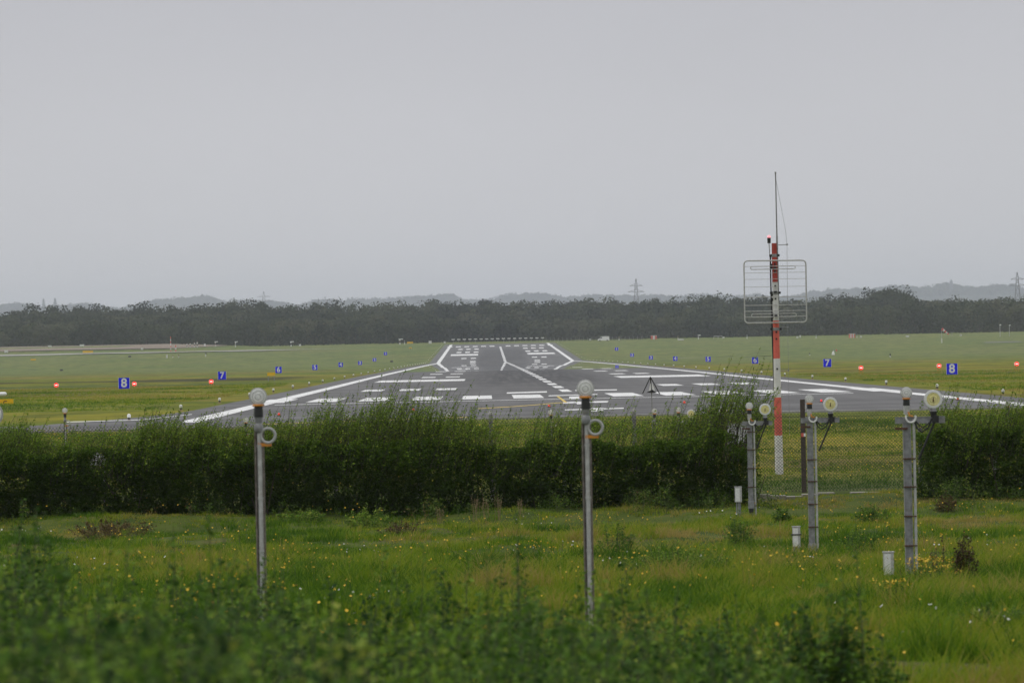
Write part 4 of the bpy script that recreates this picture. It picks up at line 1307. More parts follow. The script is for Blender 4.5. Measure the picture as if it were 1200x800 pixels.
for args in ((7.5, 413.5, 4, 3, 'white equipment box at the left edge beside the far taxiway'), (96, 405.2, 5, 2, 'low white box in front of the wood above the brown field'),
             (58, 392, 4, 1.6, 'small white roofed box showing against the trees above the brown field'),
             (166.5, 410, 2.5, 2, 'small white box between the brown field and the white posts'), (240, 405.5, 2, 2.4, 'small white box right of the group of striped posts'),
             (351.5, 403, 2.4, 2, 'small white box beside the pole left of the runway crest'), (504, 401, 3.4, 3, 'white box on the crest beside the far yellow sign'),
             (521, 400, 2, 2, 'tiny white box at the far left corner of the runway'), (691.5, 398.8, 2.2, 2, 'tiny white box just left of the white van'),
             (798, 398.8, 7, 1.5, 'low flat white box left of the red and white mast'), (848, 396.4, 2, 1.6, 'tiny white box below the square aerial'),
             (934.5, 396.2, 2, 1.6, 'tiny white box just right of the red and white mast'), (1063.5, 395, 3.6, 1.4, 'low white box left of the windsock'),
             (1126, 393.6, 2, 1.5, 'tiny white box right of the windsock'), (1009, 395.8, 1.8, 1.8, 'tiny white box beside the red and white striped hut'),
             (937.8, 395.5, 1.5, 2.4, 'yellowish box near the mast foot on the far crest')):
    white_box(*args)
for (px, py, lab) in ((459, 424, 'small dark box in the grass left of the runway bend'), (72, 434.5, 'small dark box in the grass near the left edge'), (152, 418.5, 'tiny dark box below the far taxiway')):
    x, D, g = far_base(px, py, 1300, 2700); s = D / F
    t = thing('equipment_box', lab, 'equipment box', (x, D, g), 'small dark boxes in the grass')
    MB().box((0, 0, s * 0.9), (3.4 * s, 2 * s, 1.6 * s)).build('body', M['black'], t)
    MB().box((0, 0, s * 1.8), (3.0 * s, 1.6 * s, 0.3 * s)).build('lid', M['grey_metal'], t)


def striped_post(px, y0, y1, lab, r=0.12, n=6, cols=('mast_red', 'mast_white'), head=False, Dm=(2500, 3060), grp='posts on the far airfield'):
    x, D, g = far_base(px, y1, *Dm); H = (y1 - y0) * D / F
    t = thing('striped_post' if n > 1 else 'post', lab, 'post', (x, D, g), grp)
    mb = MB()
    for i in range(n): mb.cyl((0, 0, H * i / n), (0, 0, H * (i + 1) / n), r, n=8, mi=i % 2, cap=(i == n - 1))
    mb.build('post', [M[cols[0]], M[cols[1]]], t)
    if head:
        hb = MB(); hb.box((r * 1.6, 0, H * 0.96), (r * 6, 0.3, 0.45)); hb.build('head', M['white'], t)


striped_post(200.2, 394.5, 412.5, 'tallest red and white striped post in front of the left wood', 0.17, 7)
striped_post(206, 404.5, 412, 'short striped post just right of the tallest striped post', 0.3, 3)
for i, (px, y0) in enumerate(((219, 401.5), (223, 401.2), (228, 400), (231.2, 399))):
    striped_post(px, y0, 407, ['leftmost', 'second', 'third', 'rightmost'][i] + ' of the four close striped posts before the left wood', 0.28, 4, ('mast_white', 'rust'))
striped_post(252.5, 399, 405, 'white and brown post with a head standing on the green crest', 0.25, 3, ('mast_white', 'rust'), True)
striped_post(276, 398.5, 404.8, 'slender bent headed white post on the green crest', 0.25, 3, ('mast_white', 'grey_metal'), True)
striped_post(341, 397.5, 403.5, 'dark topped post on the crest left of the blue 5 sign', 0.3, 3, ('mast_white', 'black'), True)
striped_post(468.5, 395, 401.5, 'white post against the wood left of the far yellow sign', 0.35, 3, ('mast_white', 'rust'), True)
striped_post(474.0, 396.0, 401.0, 'short white post beside the far yellow sign', 0.2, 2, ('mast_white', 'grey_metal'))
striped_post(725.5, 394, 398.4, 'short pale post right of the white van', 0.2, 2, ('mast_white', 'straw'))
striped_post(794.5, 393.5, 398.2, 'pale post above the flat white box', 0.18, 2, ('mast_white', 'straw'))
striped_post(818.5, 392.5, 397.4, 'curved top pale post left of the square aerial', 0.22, 2, ('mast_white', 'grey_metal'), True)
striped_post(875.5, 392, 397, 'pale post seen under the square aerial', 0.2, 2, ('mast_white', 'grey_metal'))
striped_post(956.5, 392.0, 396.5, 'pale post right of the red and white mast', 0.2, 2, ('mast_white', 'grey_metal'))
striped_post(1004.2, 391.8, 395.8, 'thin pale post beside the striped hut', 0.16, 2, ('mast_white', 'grey_metal'))
striped_post(1043.3, 414.5, 419.0, 'small white and dark post in the olive grass under the windsock', 0.16, 2, ('mast_white', 'black'), Dm=(900, 1900))
striped_post(948.8, 413.8, 416.8, 'tiny dark and white post in the grass right of the mast', 0.16, 2, ('mast_white', 'black'), Dm=(1200, 2400))
striped_post(195.5, 415.2, 419.5, 'white marker post just below the far taxiway', 0.3, 2, ('mast_white', 'mast_white'), Dm=(1900, 2760))
striped_post(202.5, 416, 419, 'second short marker post below the far taxiway', 0.18, 2, ('mast_white', 'straw'), Dm=(1900, 2760))
striped_post(209.2, 415.5, 419, 'third short marker post below the far taxiway', 0.2, 2, ('mast_white', 'straw'), Dm=(1900, 2760))
striped_post(1172, 380, 394.5, 'tall thin lamp post against the right wood, the left one of the pair', 0.13, 1, ('light_metal', 'light_metal'), True)
striped_post(1183, 380.5, 394.0, 'tall thin lamp post against the right wood, the right one of the pair', 0.13, 1, ('light_metal', 'light_metal'), True)

# red and white chequered hut and striped hut
for (px, py, w_, h_, lab, nst) in ((766.3, 397.6, 7, 4.4, 'orange and white marker hut right of the white van', 3), (998.5, 395.9, 7, 4.6, 'red and white striped hut right of the mast', 5)):
    x, D, g = far_base(px, py); s = D / F; w, h = w_ * s, h_ * s
    t = thing('marker_hut', lab, 'hut', (x, D, g), 'red and white huts on the far crest')
    mb = MB()
    for i in range(nst):
        mb.box((-w / 2 + w * (i + 0.5) / nst, 0, h / 2), (w / nst, 2.0, h), i % 2)
    mb.build('wall', [M['mast_red'], M['mast_white']], t)
    rb = MB(); rb.box((0, 0, h + 0.08), (w * 1.06, 2.2, 0.16)); rb.build('roof', M['mast_white'], t)
# trestle frame
x, D, g = far_base(841.5, 397.0); s = D / F
t = thing('trestle', 'pale low frame with two posts below the left side of the square aerial', 'frame', (x, D, g))
tb = MB(); tb.box((0, 0, 3.2 * s), (10 * s, 0.15, 0.25)); tb.build('beam', M['light_metal'], t)
for xx in (-5, 0, 5): MB().box((xx * s, 0, 1.6 * s), (0.2, 0.15, 3.2 * s)).build('leg', M['light_metal'], t)

# windsock
x, D, g = far_base(1103.6, 401.8, 2300, 2900); s = D / F
t = thing('windsock', 'red and white windsock on a pole before the right wood', 'windsock', (x, D, g))
H = 17.0 * s
MB().cyl((0, 0, 0), (0, 0, H), 0.10, 0.07, n=8).build('pole', M['light_metal'], t)
MB().cyl((0, 0, 0), (0, 0, H * 0.32), 0.22, n=8).build('base', M['mast_white'], t)
sk = MB(); a = Vector((0.3 * s, 0, H - 0.2)); dr_ = Vector((8.0 * s, 0, -6.4 * s))
for i in range(5):
    sk.cyl(a + dr_ * (i / 5), a + dr_ * ((i + 1) / 5), 0.62 - 0.08 * i, 0.62 - 0.08 * (i + 1), n=10, mi=i % 2, cap=False)
sk.build('sock', [M['sock_red'], M['mast_white']], t)
x, D, g = far_base(1115.6, 394.0); s = D / F
t = thing('aerial_mast', 'thin grey two pronged mast just right of the windsock', 'mast', (x, D, g))
MB().cyl((0, 0, 0), (0, 0, 5.0 * s), 0.12, n=6).build('pole', M['grey_metal'], t)
MB().box((0, 0, 4.6 * s), (3.2 * s, 0.15, 0.2)).build('crossbar', M['grey_metal'], t)
# weather vane thing
x, D, g = far_base(976.5, 415.4, 1300, 2500); s = D / F
t = thing('weather_sensor', 'white cone shaped sensor with a red arm in the grass above the blue 7 sign', 'sensor', (x, D, g))
MB().lathe((0, 0, 0), [(1.9 * s, 0), (1.2 * s, 3.2 * s), (0.9 * s, 4 * s), (0.3 * s, 4.4 * s)], axis='z', n=10).build('body', M['white'], t)
am = MB(); am.cyl((0.3 * s, 0, 4 * s), (3.4 * s, 0, 5.4 * s), 0.3 * s, n=6); am.cyl((0.3 * s, 0, 4.2 * s), (0.5 * s, 0, 7.5 * s), 0.25 * s, n=6); am.build('arm', M['grey_metal'], t)
MB().box((3.8 * s, 0, 5.2 * s), (1.6 * s, 0.8 * s, 2.2 * s)).build('vane', M['mast_red'], t)
x, D, g = far_base(241, 418.0, 1900, 2760); s = D / F
t = thing('weather_sensor', 'black and white sensor on a stub just below the far taxiway', 'sensor', (x, D, g))
MB().cyl((0, 0, 0), (0, 0, 3.2 * s), 0.5 * s, n=8).build('stub', M['white'], t)
MB().box((0.4 * s, 0, 3.8 * s), (2.4 * s, s, 1.2 * s)).build('head', M['black'], t)

# white van on the crest
x, D, g = far_base(707.3, 399.6, 2900, 3000); s = D / F
van = thing('parked_van', 'white delivery van seen from the side on the crest beside the far runway end', 'van', (x, D, g))
pr = [(-2.75, 0.35), (2.75, 0.35), (2.75, 2.15), (2.6, 2.35), (-0.9, 2.35), (-1.35, 2.15), (-1.95, 1.30), (-2.65, 1.10), (-2.8, 0.8)]
bd = MB(); n = len(pr)
bd.add([(a, -0.98, b) for a, b in pr] + [(a, 0.98, b) for a, b in pr], [tuple(range(n)), tuple(range(2 * n - 1, n - 1, -1))] + [(i, (i + 1) % n, n + (i + 1) % n, n + i) for i in range(n)])
bd.build('body', M['sign_white'], van)
wn = MB(); wn.add([(-1.75, -0.99, 1.38), (-0.75, -0.99, 1.38), (-0.75, -0.99, 2.05), (-1.3, -0.99, 2.05), (-1.75, -0.97, 1.38), (-0.75, -0.97, 1.38), (-0.75, -0.97, 2.05), (-1.3, -0.97, 2.05)],
                  [(0, 1, 2, 3), (4, 7, 6, 5), (0, 4, 5, 1), (1, 5, 6, 2), (2, 6, 7, 3), (3, 7, 4, 0)]); wn.build('window', M['glass'], van)
ws = MB(); ws.add([(-1.98, -0.85, 1.33), (-1.98, 0.85, 1.33), (-1.40, 0.85, 2.13), (-1.40, -0.85, 2.13)], [(0, 1, 2, 3)]); ws.build('windscreen', M['glass'], van)
for xx in (-1.75, 1.75):
    for yy in (-0.9, 0.9):
        w_ = MB(); w_.cyl((xx, yy - 0.12, 0.36), (xx, yy + 0.12, 0.36), 0.36, n=16); w_.build('wheel', M['black'], van)

# far approach light bar behind the runway end
bar0 = None
labs = 'pale light bar on posts in the row behind the far runway end'
for k in range(17):
    px = 531 + 6.55 * k; x, D = P(px, 397, 3040).x, 3040.0
    g = gz(x, D); z = P(px, 397.8 - 0.019 * (px - 530), D).z - g; z = max(z, 1.4)
    if bar0 is None:
        bar0 = thing('far_light_bar', labs, 'approach light', (x, D, g), 'light bars behind the far runway end')
        MB().box((0, 0, z), (1.5, 0.25, 0.45)).build('bar', M['lens'], bar0)
        MB().cyl((0, 0, 0), (0, 0, z), 0.09, n=6).build('post', M['grey_metal'], bar0)
    else:
        dup(bar0, (x, D, g))
# low wire fence with weeds at the end of the field
x0, x1 = P(640, 396, 3062).x, P(752, 394, 3062).x
t = thing('boundary_fence', 'low dark boundary fence behind the white van', 'fence', (x0, 3062, gz(x0, 3062)))
L_ = x1 - x0
for i in range(24):
    MB().box((L_ * i / 23, 0, 0.9), (0.14, 0.14, 1.9)).build('post', M['concrete'], t)
wr = MB()
for zz in np.arange(0.2, 1.8, 0.2): wr.box((L_ / 2, 0, zz), (L_, 0.02, 0.06))
wr.build('wire', M['wire'], t)

# ------------------------------------------------------------------ woods
WOODL = leaf_mat('woodland_leaves', [(0.0, (0.012, 0.019, 0.010)), (0.3, (0.025, 0.034, 0.015)), (0.55, (0.042, 0.054, 0.024)), (0.8, (0.060, 0.068, 0.034)), (1.0, (0.074, 0.076, 0.042))], 0.0, rough=0.9)


def wood(name, trees, n_clump, csize, label, seed, trunk=True):
    """trees: rows of (x, D, z, height, crown width, tint)"""
    rng = np.random.default_rng(seed)
    T = np.array(trees); n = len(T)
    nb = 7                                                  # boughs of each crown
    bo = rng.normal(size=(n, nb, 3)); bo = bo / np.linalg.norm(bo, axis=2, keepdims=True)
    hgt, wid = T[:, 3], T[:, 4]
    cz = T[:, 2] + hgt * 0.60
    bc = np.empty((n, nb, 3))
    bc[:, :, 0] = T[:, 0, None] + bo[:, :, 0] * wid[:, None] * 0.30
    bc[:, :, 1] = T[:, 1, None] + bo[:, :, 1] * wid[:, None] * 0.30
    bc[:, :, 2] = cz[:, None] + bo[:, :, 2] * hgt[:, None] * 0.24
    br = wid[:, None] * (0.18 + 0.14 * rng.random((n, nb)))
    m_ = n * n_clump
    ti = np.repeat(np.arange(n), n_clump); bi = rng.integers(0, nb, m_)
    dirn = unit(rng.normal(size=(m_, 3)) + np.array([[0, -0.25, 0.25]]))
    C = bc[ti, bi] + dirn * br[ti, bi][:, None] * (0.75 + 0.35 * rng.random(m_))[:, None]
    C[:, 2] = np.maximum(C[:, 2], T[ti, 2] + 0.4)
    # skirt of understorey so that the foot of the wood is closed
    k = rng.random(m_) < 0.14
    C[k, 2] = T[ti[k], 2] + hgt[ti[k]] * 0.34 * rng.random(k.sum()); C[k, 0] = T[ti[k], 0] + rng.normal(size=k.sum()) * wid[ti[k]] * 0.35
    nrm = unit(dirn + rng.normal(size=(m_, 3)) * 0.4)
    t = unit(np.cross(nrm, rng.normal(size=(m_, 3)))); s = np.cross(nrm, t)
    S = csize * (0.55 + 0.9 * rng.random(m_))[:, None] / 2
    V = np.stack([C - t * S, C + s * S * 0.8 + t * S * 0.2, C + t * S, C - s * S * 0.75 - t * S * 0.15], axis=1).reshape(-1, 3)
    tint = np.clip(T[ti, 5] + rng.normal(size=m_) * 0.10, 0, 1)
    Fc = np.arange(4 * m_).reshape(m_, 4); mi = np.zeros(m_)
    if trunk:
        base = T[:, :3].copy(); top_ = base + np.stack([rng.normal(size=n) * 0.5, rng.normal(size=n) * 0.5, hgt * 0.6], axis=1)
        Vt, Ft = ribbons(base, top_, 0.12 + 0.012 * hgt)
        V = np.concatenate([V, Vt]); Fc = np.concatenate([Fc, Ft + 4 * m_]); mi = np.concatenate([mi, np.ones(len(Ft))]); tint = np.concatenate([tint, np.zeros(len(Ft))])
    o = poly_mesh(name, V, Fc, [WOODL, M['bark']], tint=tint, mi=mi)
    return tag(o, label, 'wood', kind='stuff')


def rows(d0, d1, sp, xr, hfun, rng, wfun=None, tone=0.4):
    out = []
    d = d0
    while d <= d1:
        x = -xr(d)
        while x < xr(d):
            xx, dd = x + rng.normal() * sp * 0.35, d + rng.normal() * sp * 0.5
            h = hfun(xx, dd)
            if h > 2:
                tn = tone + 1.0 * (float(vnoise(xx / 26.0, dd / 60.0, 91)) - 0.5) + rng.normal() * 0.17
                out.append((xx, dd, gz(xx, dd) - 0.3, h * (0.82 + 0.36 * rng.random()), (wfun or 8.5) * (0.75 + 0.6 * rng.random()), tn))
            x += sp * (0.8 + 0.4 * rng.random())
        d += sp * 1.15
    return out


rng = np.random.default_rng(5)
xr = lambda d: 0.081 * d * 1.28


def target_top(px, D, table, tree):
    ys = np.interp(px, [a for a, b in table], [b for a, b in table])
    return ys


# heights follow the skyline of the photograph (picture x -> height of the treetops above the camera line, at each wood's distance)
def px_of(x, D): return 600 + x / D * F


front_tab = [(-200, 26), (0, 27), (100, 30), (250, 27), (330, 31), (420, 33), (520, 28), (600, 24), (700, 26), (800, 30), (900, 33), (960, 34), (1000, 36), (1060, 40), (1100, 37), (1200, 39), (1400, 39)]
back_tab = [(-200, 46), (0, 47), (50, 49), (110, 52), (200, 49), (250, 52), (330, 50), (450, 49), (560, 48), (640, 46), (720, 48), (850, 48), (960, 46), (1010, 48), (1045, 53), (1066, 50), (1085, 40), (1200, 37), (1400, 37)]


def top_height(tab, x, D):
    y = float(np.interp(px_of(x, D), [a for a, b in tab], [b for a, b in tab]))
    return CZ + y * D / F - gz(x, D)


def clear_left(x, D):      # the brown field keeps the trees back on one side
    return not (D < 3190 and x < -120 and D < 3130)


tf = rows(3150, 3260, 8.5, xr, lambda x, D: top_height(front_tab, x, D) * (0.55 + 0.6 * float(vnoise(x / 22.0, D / 30.0, 7))) , rng, 10.5, 0.55)
wood('front_wood', tf, 400, 1.25, 'dark green wood standing along the far end of the airfield', 71)
tb_ = rows(3420, 3900, 17, xr, lambda x, D: top_height([(a, 30 + (b - 30) * (D - 3300) / 600.0) for a, b in back_tab], x, D) * (0.78 + 0.30 * float(vnoise(x / 42.0, D / 90.0, 8))), rng, 15, 0.30)
wood('back_wood', tb_, 480, 1.35, 'greyer band of woodland rising behind the front wood', 72)
ridge_tab = [(-300, 52), (0, 55), (50, 52), (100, 56), (140, 50), (190, 57), (240, 61), (270, 52), (330, 55), (350, 50), (420, 55), (470, 53), (500, 57), (530, 59), (545, 53), (600, 54), (635, 57),
             (660, 51), (700, 53), (790, 54), (860, 49), (900, 47), (940, 50), (980, 57), (1040, 56), (1110, 57), (1170, 54), (1300, 52), (1500, 52)]
tr_ = rows(21800, 22100, 24, xr, lambda x, D: top_height(ridge_tab, x, D) if False else 26.0, rng, 27, 0.45)
tr_ = [(x, D, CZ + float(np.interp(px_of(x, D), [a for a, b in ridge_tab], [b for a, b in ridge_tab])) * D / F - h * 0.97 - 4 + 26 * (float(vnoise(x / 95.0, D / 900.0, 15)) - 0.5), h * (0.7 + 0.6 * float(vnoise(x / 40.0, D / 80.0, 16))), w, t_) for (x, D, z, h, w, t_) in tr_]
wood('ridge_wood', tr_, 60, 6.8, 'pale hazy wooded ridge on the horizon', 73, trunk=False)
# low fill so the ridge reads as a hill, not a line of trees
tl = []
for (x, D, z, h, w, t_) in tr_:
    for k in range(2):
        tl.append((x + random.gauss(0, 14), D - 160 - 170 * k, z - 18 - 20 * k, h, w, t_))
wood('slope_wood', tl, 40, 10.5, 'hazy wooded slope below the ridge on the horizon', 74, trunk=False)

# round topped single tree group right of the mast
tg = []
rg2 = np.random.default_rng(99)
for k in range(26):
    px = 1018 + 48 * rg2.random(); D = 3560 + 90 * rg2.random(); x = P(px, 340, D).x
    ytop = 62 - 11 * ((px - 1045) / 24.0) ** 2 * 0.6
    g = gz(x, D); h = CZ + (ytop - 8) * D / F - g
    tg.append((x, D, g, max(h, 8), 12, 0.3))
wood('round_wood', tg, 560, 1.25, 'rounded dark clump of tall trees rising over the wood right of the mast', 75)


# pylons and spire
def pylon(px, ytop, D, lab, H_px, nm='power_pylon'):
    q = P(px, ytop, D); g = gz(q.x, D); H = q.z - g
    t = thing(nm, lab, 'pylon', (q.x, D, g), 'power pylons on the horizon')
    mb = MB(); ps = D / 6800.0; w0, w1 = 4.5 * ps, 0.7 * ps
    lev = [0, 0.25, 0.45, 0.62, 0.76, 0.88, 1.0]
    def wd(f_): return w0 * (1 - f_) ** 1.2 + w1 * (1 if f_ < 1 else 0.3)
    for a, b in zip(lev[:-1], lev[1:]):
        for sx in (-1, 1):
            for sy in (-1, 1):
                mb.cyl((sx * wd(a), sy * wd(a), a * H), (sx * wd(b), sy * wd(b), b * H), 0.42, n=5)
            mb.cyl((sx * wd(a), -wd(a), a * H), (-sx * wd(b), -wd(b), b * H), 0.25, n=4)
    mb.build('lattice', M['steel_far'], t)
    for f_, wl in ((0.74, 9.0 * ps), (0.86, 7.0 * ps)):
        ar = MB(); z = f_ * H
        ar.cyl((-wl, 0, z), (wl, 0, z), 0.35, n=5); ar.cyl((-wl, 0, z), (0, 0, z + 3), 0.25, n=4); ar.cyl((wl, 0, z), (0, 0, z + 3), 0.25, n=4)
        ar.build('arm', M['steel_far'], t)


pylon(745.2, 326.5, 8500, 'lattice pylon over the trees near the middle of the horizon', 30)
pylon(1192.0, 318.8, 8000, 'lattice pylon over the trees at the right edge of the horizon', 30)
pylon(309.0, 341.5, 13000, 'faint lattice pylon over the ridge on the left half of the horizon', 12)
q = P(1114.5, 327, 21700); g = gz(q.x, 21700)
t = thing('spire', 'thin pointed spire on the hazy ridge left of the right pylon', 'tower', (q.x, 21700, g))
hh = q.z - g
MB().box((0, 0, hh * 0.42), (10, 10, hh * 0.84)).build('tower', M['tower'], t)
MB().cyl((0, 0, hh * 0.82), (0, 0, hh), 7.2, 0.3, n=8).build('roof', M['tower'], t)
for (px, yt, lab) in ((51, 350, 'pointed conifer on the hazy ridge, the left one of two'), (64.5, 349.5, 'pointed conifer on the hazy ridge, the right one of two')):
    D = 21750; q = P(px, yt, D)
    nn = 260; rr = np.random.default_rng(int(px)); f_ = rr.random(nn); H = 46.0
    a = rr.random(nn) * 6.28; R = (1 - f_) * 8 + 0.5
    C = np.stack([R * np.cos(a), R * np.sin(a), f_ * H], axis=1)
    t = thing('conifer_tree', lab, 'tree', (q.x, D, q.z - H))
    V, Fc = leaf_quads(C, np.full(nn, 7.0), np.full(nn, 4.6), rng=rr); poly_mesh('crown', V, Fc, WOODL, t, tint=np.full(nn, 0.3))
    MB().cyl((0, 0, -6), (0, 0, H * 0.8), 0.5, 0.2, n=6).build('trunk', M['bark'], t)

# ------------------------------------------------------------------ near plants
PLANT = leaf_mat('broad_leaves', [(0.0, (0.022, 0.055, 0.014)), (0.4, (0.074, 0.155, 0.020)), (0.75, (0.175, 0.285, 0.030)), (1.0, (0.30, 0.34, 0.06))], 0.36, rough=0.6)
BROWN = leaf_mat('withered_leaves', [(0.0, (0.035, 0.022, 0.014)), (0.5, (0.075, 0.048, 0.022)), (1.0, (0.12, 0.085, 0.03))], 0.15)


def stems_and_leaves(stems, per, leaf, spread, rng, tone, from_=0.15, tvar=0.14):
    """stems: list of (base vec, tip vec); leaves along them"""
    A = np.array([s[0] for s in stems]); B = np.array([s[1] for s in stems]); n = len(A)
    mid = (A + B) / 2 + rng.normal(size=(n, 3)) * 0.05 * np.linalg.norm(B - A, axis=1)[:, None]
    t = from_ + (1 - from_) * rng.random((n, per)) ** 0.75
    pos = np.where(t[..., None] < 0.5, A[:, None] + (mid - A)[:, None] * (2 * t)[..., None], mid[:, None] + (B - mid)[:, None] * (2 * t - 1)[..., None])
    wdt = spread * (1.08 - t)[..., None] + 0.012
    pos = pos + rng.normal(size=pos.shape) * wdt * np.array([1, 1, 0.6])
    L = leaf * (0.6 + 0.8 * rng.random(n * per))
    tint = np.clip(tone + np.repeat(rng.normal(size=n) * tvar, per) + rng.normal(size=n * per) * 0.15, 0, 1)
    V, Fc = leaf_quads(pos.reshape(-1, 3), L, L * 0.6, up=0.45, rng=rng)
    Va, Fa = ribbons(A, mid, np.full(n, 0.006)); Vb, Fb = ribbons(mid, B, np.full(n, 0.004))
    return (V, Fc, tint), (np.concatenate([Va, Vb]), np.concatenate([Fa, Fb + len(Va)]))


def plant(name, label, cat, px, ytop, D, width_px, n_st, per, leaf, tone=0.45, lm=None, seed=1, group=None, flat=0.5, spread=0.08):
    rr = np.random.default_rng(seed)
    q = P(px, ytop, D); g = gz(q.x, D); H = max(q.z - g, 0.25); W = width_px * D / F / 2
    t = thing(name, label, cat, (q.x, D, g), group)
    st = []
    for k in range(n_st):
        a = rr.random() * 6.283; r_ = W * math.sqrt(rr.random())
        h = H * (0.55 + 0.45 * rr.random()) * (1 - 0.45 * (r_ / W) ** 2) if k else H
        b = np.array([r_ * 0.55 * math.cos(a), r_ * 0.55 * math.sin(a), -0.05]); e = np.array([r_ * math.cos(a), r_ * math.sin(a) * 0.9, h])
        if k == 0: b = np.zeros(3); e = np.array([0, 0, H])
        b[2] = gz(q.x + b[0], D + b[1]) - g - 0.05
        st.append((b, e))
    (V, Fc, T), (Vs, Fs) = stems_and_leaves(st, per, leaf, spread, rr, tone)
    poly_mesh('foliage', V, Fc, lm or PLANT, t, tint=T); poly_mesh('stems', Vs, Fs, M['bark'] if lm else M['stem'], t)
    return t


# tall weedy thicket close to the camera, one mass
tops = [(-260, 600), (-60, 600), (0, 625), (60, 665), (120, 700), (180, 684), (240, 676), (300, 668), (350, 690), (400, 715), (470, 705), (540, 694), (600, 690), (650, 702), (720, 700), (790, 716), (860, 728), (910, 742), (940, 760), (1000, 800), (1040, 845), (1100, 870), (1450, 880)]
rr = np.random.default_rng(404)
st = []
for k in range(1300):
    D = 24 + 26 * rr.random() ** 0.9; px = -200 + 1320 * rr.random()
    yt = float(np.interp(px, [a for a, b in tops], [b for a, b in tops])) + rr.normal() * 24 + 8 + (50 * rr.random() if rr.random() < 0.5 else 0) + (50 - D) * 1.6
    if rr.random() < 0.045 and px < 900: yt -= 40 + 45 * rr.random()
    e = P(px, yt, D); g = gz(e.x, D)
    if e.z - g < 0.15: continue
    b = np.array([e.x - 0.12 * rr.normal() - 0.05, D + 0.1 * rr.normal(), g - 0.05])
    st.append((b, np.array(e)))
for k in range(150):
    D = 15 + 7 * rr.random(); px = -200 + 640 * rr.random(); yt = 705 + 60 * rr.random() + max(0, px - 250) * 0.15
    e = P(px, yt, D); g = gz(e.x, D)
    if e.z - g > 0.15: st.append((np.array([e.x - 0.05 * rr.normal(), D + 0.05 * rr.normal(), g - 0.05]), np.array(e)))
(V, Fc, T), (Vs, Fs) = stems_and_leaves(st, 74, 0.040, 0.058, rr, 0.40, tvar=0.24)
V = np.concatenate([V, Vs]); mi = np.concatenate([np.zeros(len(Fc)), np.ones(len(Fs))]); T = np.concatenate([T, np.zeros(len(Fs))]); Fc = np.concatenate([Fc, Fs + len(V) - len(Vs)])
tag(poly_mesh('thicket', V, Fc, [PLANT, M['stem']], tint=T, mi=mi), 'blurred dark green leafy thicket filling the lower part of the picture', 'thicket', kind='stuff')

plant('shrub', 'blurred leafy shrub with one tall shoot at the bottom right, before the open grass', 'shrub', 968, 676, 38, 190, 100, 80, 0.042, 0.34, seed=11)
plant('shrub', 'tall single leafy shoot beside the blurred shrub at the bottom right', 'shrub', 1003, 640, 42, 26, 4, 60, 0.034, 0.36, seed=12, spread=0.05)
plant('shrub', 'bushy dark shrub at the left picture edge before the hedge', 'shrub', 28, 585, 60, 130, 60, 90, 0.034, 0.38, seed=13)
plant('shrub', 'tall slim leafy shoot rising from the thicket near the middle of the picture', 'shrub', 606, 600, 44, 22, 5, 50, 0.03, 0.42, seed=14, spread=0.05)
plant('shrub', 'slim leafy shoot rising from the thicket left of the near left lamp pole', 'shrub', 203, 615, 46, 22, 5, 50, 0.028, 0.45, seed=15, spread=0.05)
plant('shrub', 'slender leafy shoot rising from the thicket between the two near lamp poles', 'shrub', 497, 640, 44, 20, 4, 46, 0.03, 0.42, seed=16, spread=0.05)
plant('shrub', 'leafy blurred bush hiding the foot of the near left lamp pole', 'shrub', 310, 648, 50, 120, 60, 70, 0.034, 0.42, seed=17)
plant('bramble', 'light green bramble clump at the hedge foot between the two near lamp poles', 'plant', 430, 588, 157, 66, 40, 40, 0.06, 0.72, seed=21)
plant('bramble', 'green bramble clump at the hedge foot beside the near left lamp pole', 'plant', 352, 594, 158, 60, 36, 40, 0.055, 0.6, seed=22)
plant('weed_clump', 'dark green leafy mound in the meadow left of the pale cabinets', 'plant', 795, 634, 100, 150, 150, 50, 0.036, 0.62, seed=23)
plant('weed_clump', 'dark green leafy clump below the slim lamp post and its cabinet', 'plant', 866, 597, 138, 44, 34, 40, 0.05, 0.42, seed=24)
plant('weed_clump', 'green leafy clump in the grass right of the slim lamp post', 'plant', 915, 590, 148, 28, 24, 40, 0.05, 0.42, seed=25)
plant('weed_clump', 'leafy green clump before the bare fence, right of the timber post lamp mast', 'plant', 1020, 589, 147, 50, 34, 40, 0.05, 0.5, seed=26)
plant('weed_clump', 'low dark leafy clump between the two front lamp posts on the right', 'plant', 1003, 614, 124, 66, 36, 40, 0.045, 0.45, seed=27)
plant('weed_clump', 'dark leafy clump right of the near middle lamp pole', 'plant', 722, 602, 130, 46, 34, 40, 0.045, 0.42, seed=28)
plant('weed_clump', 'low green tussock of leaves in the open grass at the lower right', 'plant', 1160, 722, 66, 120, 50, 46, 0.032, 0.5, seed=29)
plant('dock_plant', 'withered brown dock plant with pointed seed heads by the biggest amber lamp post', 'plant', 1130, 622, 92, 34, 26, 70, 0.04, 0.3, BROWN, seed=31, spread=0.06)
plant('dock_plant', 'sparse withered brown dock stems just left of the denser brown plant', 'plant', 1104, 624, 92, 34, 9, 44, 0.035, 0.4, BROWN, seed=32, spread=0.05)
plant('bracken', 'rusty brown bracken patch at the foot of the hedge on the left', 'plant', 130, 606, 152, 110, 60, 40, 0.05, 0.85, BROWN, seed=33)
plant('bracken', 'rusty brown bracken tuft at the foot of the short hedge', 'plant', 1108, 574, 158, 26, 22, 40, 0.05, 0.85, BROWN, seed=34)
plant('bracken', 'rusty brown bracken tuft at the long hedge foot near the middle', 'plant', 470, 606, 152, 60, 34, 36, 0.05, 0.8, BROWN, seed=35)

